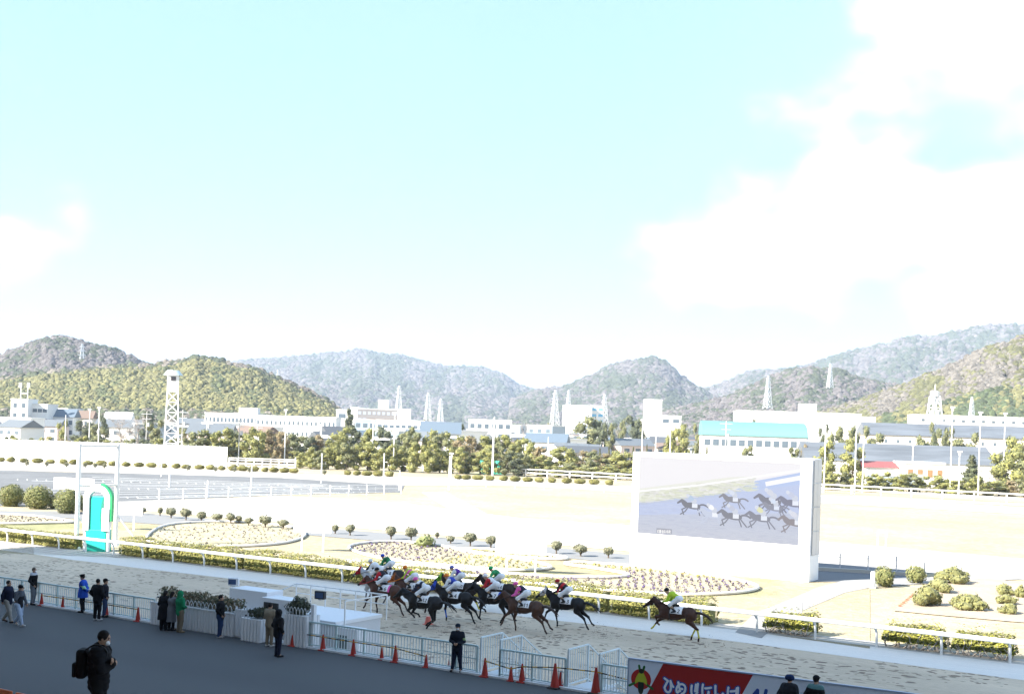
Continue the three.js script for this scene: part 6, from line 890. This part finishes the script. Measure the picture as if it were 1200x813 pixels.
function runner(cx, gy, o) {
  const p = G(cx, gy, T), turn = Math.PI + (o.turn ?? 0), low = o.pose === 2 ? 1 : 0, P0 = POSES[o.pose], hx = low * 0.1, hy = -low * 0.1;
  const h = thing('race_horse', o.horse, 'horse', p, turn, 'galloping race horses');
  const leg = o.legs ?? o.coat.map((v) => v * 0.45), wraps = o.wraps, hood = o.hood;
  const coat = recolor(HG[o.pose], (v) => { const n = 0.85 + 0.3 * fbm3(v.x * 3, v.y * 3, v.z * 3, 2); let c = o.coat; if (v.y < 0.62 && (v.x > 0.3 || v.x < -0.3 || v.y < 0.5)) { c = leg; if (wraps && v.y < 0.56 && v.y > 0.2 && v.x > (o.wrapX ?? -9)) c = wraps; if (o.socks && v.y < 0.26) c = [0.5, 0.47, 0.42]; } if (hood && v.x > 1.08 + hx && v.y > 1.25) { if (v.x < 1.46 + hx) c = hood; } if (v.x > 1.6 + hx) c = [0.03, 0.025, 0.024]; if (o.blaze && v.x > 1.3 + hx && Math.abs(v.z) < 0.035 && v.y > 2.55 + hy - v.x * 0.7) c = [0.6, 0.58, 0.55]; if (v.y < 0.02) c = [0.02, 0.018, 0.016]; return [c[0] * n, c[1] * n, c[2] * n]; });
  part('body', coat, COAT, h); part('tail', TAILS[o.k % 3], mat(...(o.tail ?? o.coat.map((v) => v * 0.5)), 0.7), h); part('mane', MANES[low], mat(...(o.tail ?? o.coat.map((v) => v * 0.5)), 0.7), h);
  const sc = part('saddle_cloth', drape(-0.42, 0.22, 1.5, 0.02, P0.up), new THREE.MeshStandardMaterial({ map: clothTex(o.num), roughness: 0.85, side: THREE.DoubleSide }), h);
  if (o.pad) part('saddle_pad', drape(-0.52, -0.41, 1.55, 0.03, P0.up), CLOTH(o.pad), h);
  part('saddle', [field([cap([-0.12, 1.58 + P0.up, 0], [0.2, 1.58 + P0.up, 0], 0.07, 0.05, 0.04), cap([0.08, 1.5 + P0.up, -0.24], [0.08, 1.5 + P0.up, 0.24], 0.05, 0.05, 0.06)], 0.02, 0.05)], mat(0.02, 0.018, 0.018, 0.5), h);
  const bc = CLOTH(o.bridle ?? [0.02, 0.015, 0.012], 0.6), br = []; for (const [x, y, r] of [[1.5, 1.47, 0.085], [1.24, 1.68, 0.118]]) br.push(new THREE.TorusGeometry(r, 0.013, 6, 18).rotateY(Math.PI / 2).rotateZ(-0.6).translate(x + hx, y + P0.up + hy, 0)); for (const s of [-1, 1]) br.push(bar([1.22 + hx, 1.7 + hy, s * 0.11], [1.52 + hx, 1.46 + hy, s * 0.08], 0.011, 5)); part('bridle', br, bc, h);
  part('reins', [1, -1].map((s) => tube([[1.54 + hx, 1.43 + hy, s * 0.08], [1.1 + hx * 0.5, 1.5, s * 0.2], [0.66, 1.68, s * 0.1]], o.bridle ? 0.022 : 0.012, 12, 5)), bc, h);
  part('girth', new THREE.TorusGeometry(0.29, 0.022, 6, 28).rotateY(Math.PI / 2).scale(1, 1.13, 0.99).translate(0.2, 1.21 + P0.up, 0), mat(0.03, 0.03, 0.032, 0.7), h);
  if (hood) part('ear_cover', [1, -1].map((s) => field([cap([1.15 + hx, 1.83 + hy + P0.up, s * 0.052], [1.16 + hx, 1.95 + hy + P0.up, s * 0.066], 0.042, 0.016)], 0.012, 0.02)), CLOTH(hood), h);
  const j = thing('person', o.rider, 'jockey', p.clone().add(new V3(0, P0.up - 0.02, 0)), turn, 'jockeys riding the race horses');
  part('body', J.body, VC, j); part('jersey', recolor(J.jersey, o.silk), VC, j); part('breeches', J.breeches, mat(0.72, 0.73, 0.75, 0.85), j); part('boots', recolor(J.boots, (v) => (v.y > 1.5 ? [0.3, 0.2, 0.12] : [0.015, 0.015, 0.017])), VC, j); const hl = part('helmet', J.helmet, CLOTH(o.cap, 0.4), j); part('goggles', J.goggles, mat(0.03, 0.03, 0.035, 0.2), j);
}
const COAT = new THREE.MeshPhysicalMaterial({ vertexColors: true, roughness: 0.55, specularIntensity: 0.45 });
const flat = (c) => () => c, sleeves = (c, s) => (v) => (Math.abs(v.z) > 0.17 || v.x > 0.36 ? s : c), band = (c, b) => (v) => (Math.abs(v.x * 0.9 + v.y * 0.4 - 0.96) < 0.055 ? b : c);
const RED = [0.5, 0.02, 0.03], WHT = [0.75, 0.76, 0.78], BLU = [0.03, 0.08, 0.5], YEG = [0.42, 0.58, 0.03], PNK = [0.75, 0.12, 0.4], GRN = [0.02, 0.22, 0.08], PUR = [0.1, 0.03, 0.3], ORG = [0.75, 0.2, 0.02];
[
  [441, 707, { pose: 3, k: 0, num: '5', coat: GREYH, legs: [0.12, 0.12, 0.13], tail: [0.3, 0.3, 0.32], hood: RED, horse: 'leading grey horse in a red hood', silk: sleeves(WHT, WHT), cap: [0.7, 0.72, 0.78], rider: 'jockey in white silks on the leading grey horse' }],
  [455, 700, { pose: 2, k: 1, num: '8', coat: DBAY, horse: 'dark horse galloping on the rail side of the leader', silk: band(GRN, [0.02, 0.1, 0.04]), cap: BLU, rider: 'jockey in dark green silks and blue cap on the rail side' }],
  [449, 720, { pose: 1, k: 2, num: '6', coat: BAY, bridle: [0.4, 0.05, 0.05], pad: PNK, horse: 'bay horse with pink saddle pad at the outside of the leading grey', silk: (v) => (v.x < 0.08 ? [0.02, 0.02, 0.03] : Math.abs(v.z) > 0.17 ? RED : [0.02, 0.02, 0.03]), cap: BLK, rider: 'jockey in black and red silks with a black cap' }],
  [482, 717, { pose: 0, k: 0, num: '1', coat: BAY, bridle: ORG, hood: [0.3, 0.09, 0.02], horse: 'brown horse with orange reins and browband', silk: band(YEG, PNK), cap: ORG, rider: 'jockey in yellow green silks and orange cap' }],
  [495, 736, { pose: 2, k: 1, num: '12', coat: BLACKH, horse: 'black horse carrying number 12, gathered under its rider', silk: (v) => (v.y > 2.1 && v.x > 0.12 ? WHT : v.x > 0.02 ? [0.02, 0.025, 0.05] : WHT), cap: PNK, rider: 'jockey in black and white silks with a pink cap on number 12' }],
  [531, 729, { pose: 1, k: 2, num: '4', coat: BLACKH, hood: BLU, wraps: [0.04, 0.12, 0.5], wrapX: 0.3, horse: 'black horse in a blue hood and blue leg wraps', silk: sleeves([0.03, 0.06, 0.4], WHT), cap: ORG, rider: 'jockey in blue and white silks with an orange cap' }],
  [537, 716, { pose: 3, k: 0, num: '10', coat: DBAY, hood: [0.2, 0.5, 0.05], wraps: [0.5, 0.45, 0.06], wrapX: -2, horse: 'dark brown horse in a green hood behind the blue hooded one', silk: sleeves(PUR, WHT), cap: [0.2, 0.22, 0.55], rider: 'jockey in purple and white silks' }],
  [577, 729, { pose: 3, k: 1, num: '7', coat: BLACKH, pad: BLU, horse: 'black horse carrying number 7 with a blue pad', silk: (v) => (v.y > 2.02 && Math.abs(v.z) < 0.16 && v.x < 0.25 ? WHT : RED), cap: WHT, rider: 'jockey in red and white silks with a white cap' }],
  [583, 717, { pose: 0, k: 2, num: '14', coat: DBAY, horse: 'dark horse on the rail side of number 7', silk: sleeves(GRN, [0.05, 0.4, 0.15]), cap: [0.03, 0.42, 0.14], rider: 'jockey in green silks and green cap' }],
  [613, 741, { pose: 1, k: 0, num: '11', coat: CHEST, legs: [0.06, 0.035, 0.025], horse: 'chestnut brown horse carrying number 11', silk: sleeves([0.02, 0.02, 0.05], PNK), cap: PNK, rider: 'jockey in black and pink silks with a pink cap on number 11' }],
  [662, 736, { pose: 1, k: 1, num: '3', coat: BLACKH, hood: [0.6, 0.58, 0.6], horse: 'black horse in a white hood carrying number 3', silk: band([0.016, 0.016, 0.022], RED), cap: [0.4, 0.02, 0.03], rider: 'jockey in black silks and dark red cap on number 3' }],
  [791, 748.5, { pose: 0, k: 2, num: '2', coat: BAY.map((v) => v * 0.75), wraps: [0.55, 0.5, 0.05], wrapX: -2, horse: 'bay horse carrying number 2 with yellow leg wraps, trailing the field', silk: flat(YEG), cap: BLK, rider: 'jockey in yellow green silks and black cap, last of the field' }],
].forEach(([a, b, o]) => runner(a, b, o));
// small flag cone dropped on the track, and sand thrown up by the hooves
{
  const p = G(501.5, 731.5, T), t = thing('track_marker', 'small salmon pink cone lying on the sand behind number 12', 'cone', p); part('cone', new THREE.CylinderGeometry(0.1, 0.19, 0.36, 12).translate(0, 0.2, 0), mat(0.7, 0.16, 0.12, 0.6), t); part('base', rb(0.4, 0.03, 0.4, 0.01, 0, 0.015, 0), mat(0.7, 0.16, 0.12, 0.6), t);
  const R = rng(91), gs = []; const clod = new THREE.TetrahedronGeometry(1, 0);
  for (const [cx, gy, n] of [[472, 727, 50], [510, 741, 70], [512, 738, 60], [556, 736, 60], [562, 742, 60], [600, 737, 50], [640, 748, 50], [692, 742, 70], [700, 747, 50], [820, 756, 50], [450, 716, 30]]) { const p2 = G(cx, gy, T); for (let i = 0; i < n; i++) { const s = 0.012 + 0.035 * R() * R(), a = R() * R(), g = clod.clone().scale(s, s * 0.8, s * 1.2).rotateY(R() * 6); g.translate(p2.x + a * 1.6 + (R() - 0.5) * 0.7, T + 0.02 + (R() ** 2) * 0.55 * (1 - a * 0.4), p2.z + (R() - 0.5) * 0.9); gs.push(g); } }
  info(part('thrown_sand', gs, mat(0.3, 0.25, 0.2, 1)), 'clods of sand thrown up behind the horses', 'sand', undefined, 'stuff');
}
renderer.render(scene, camera);
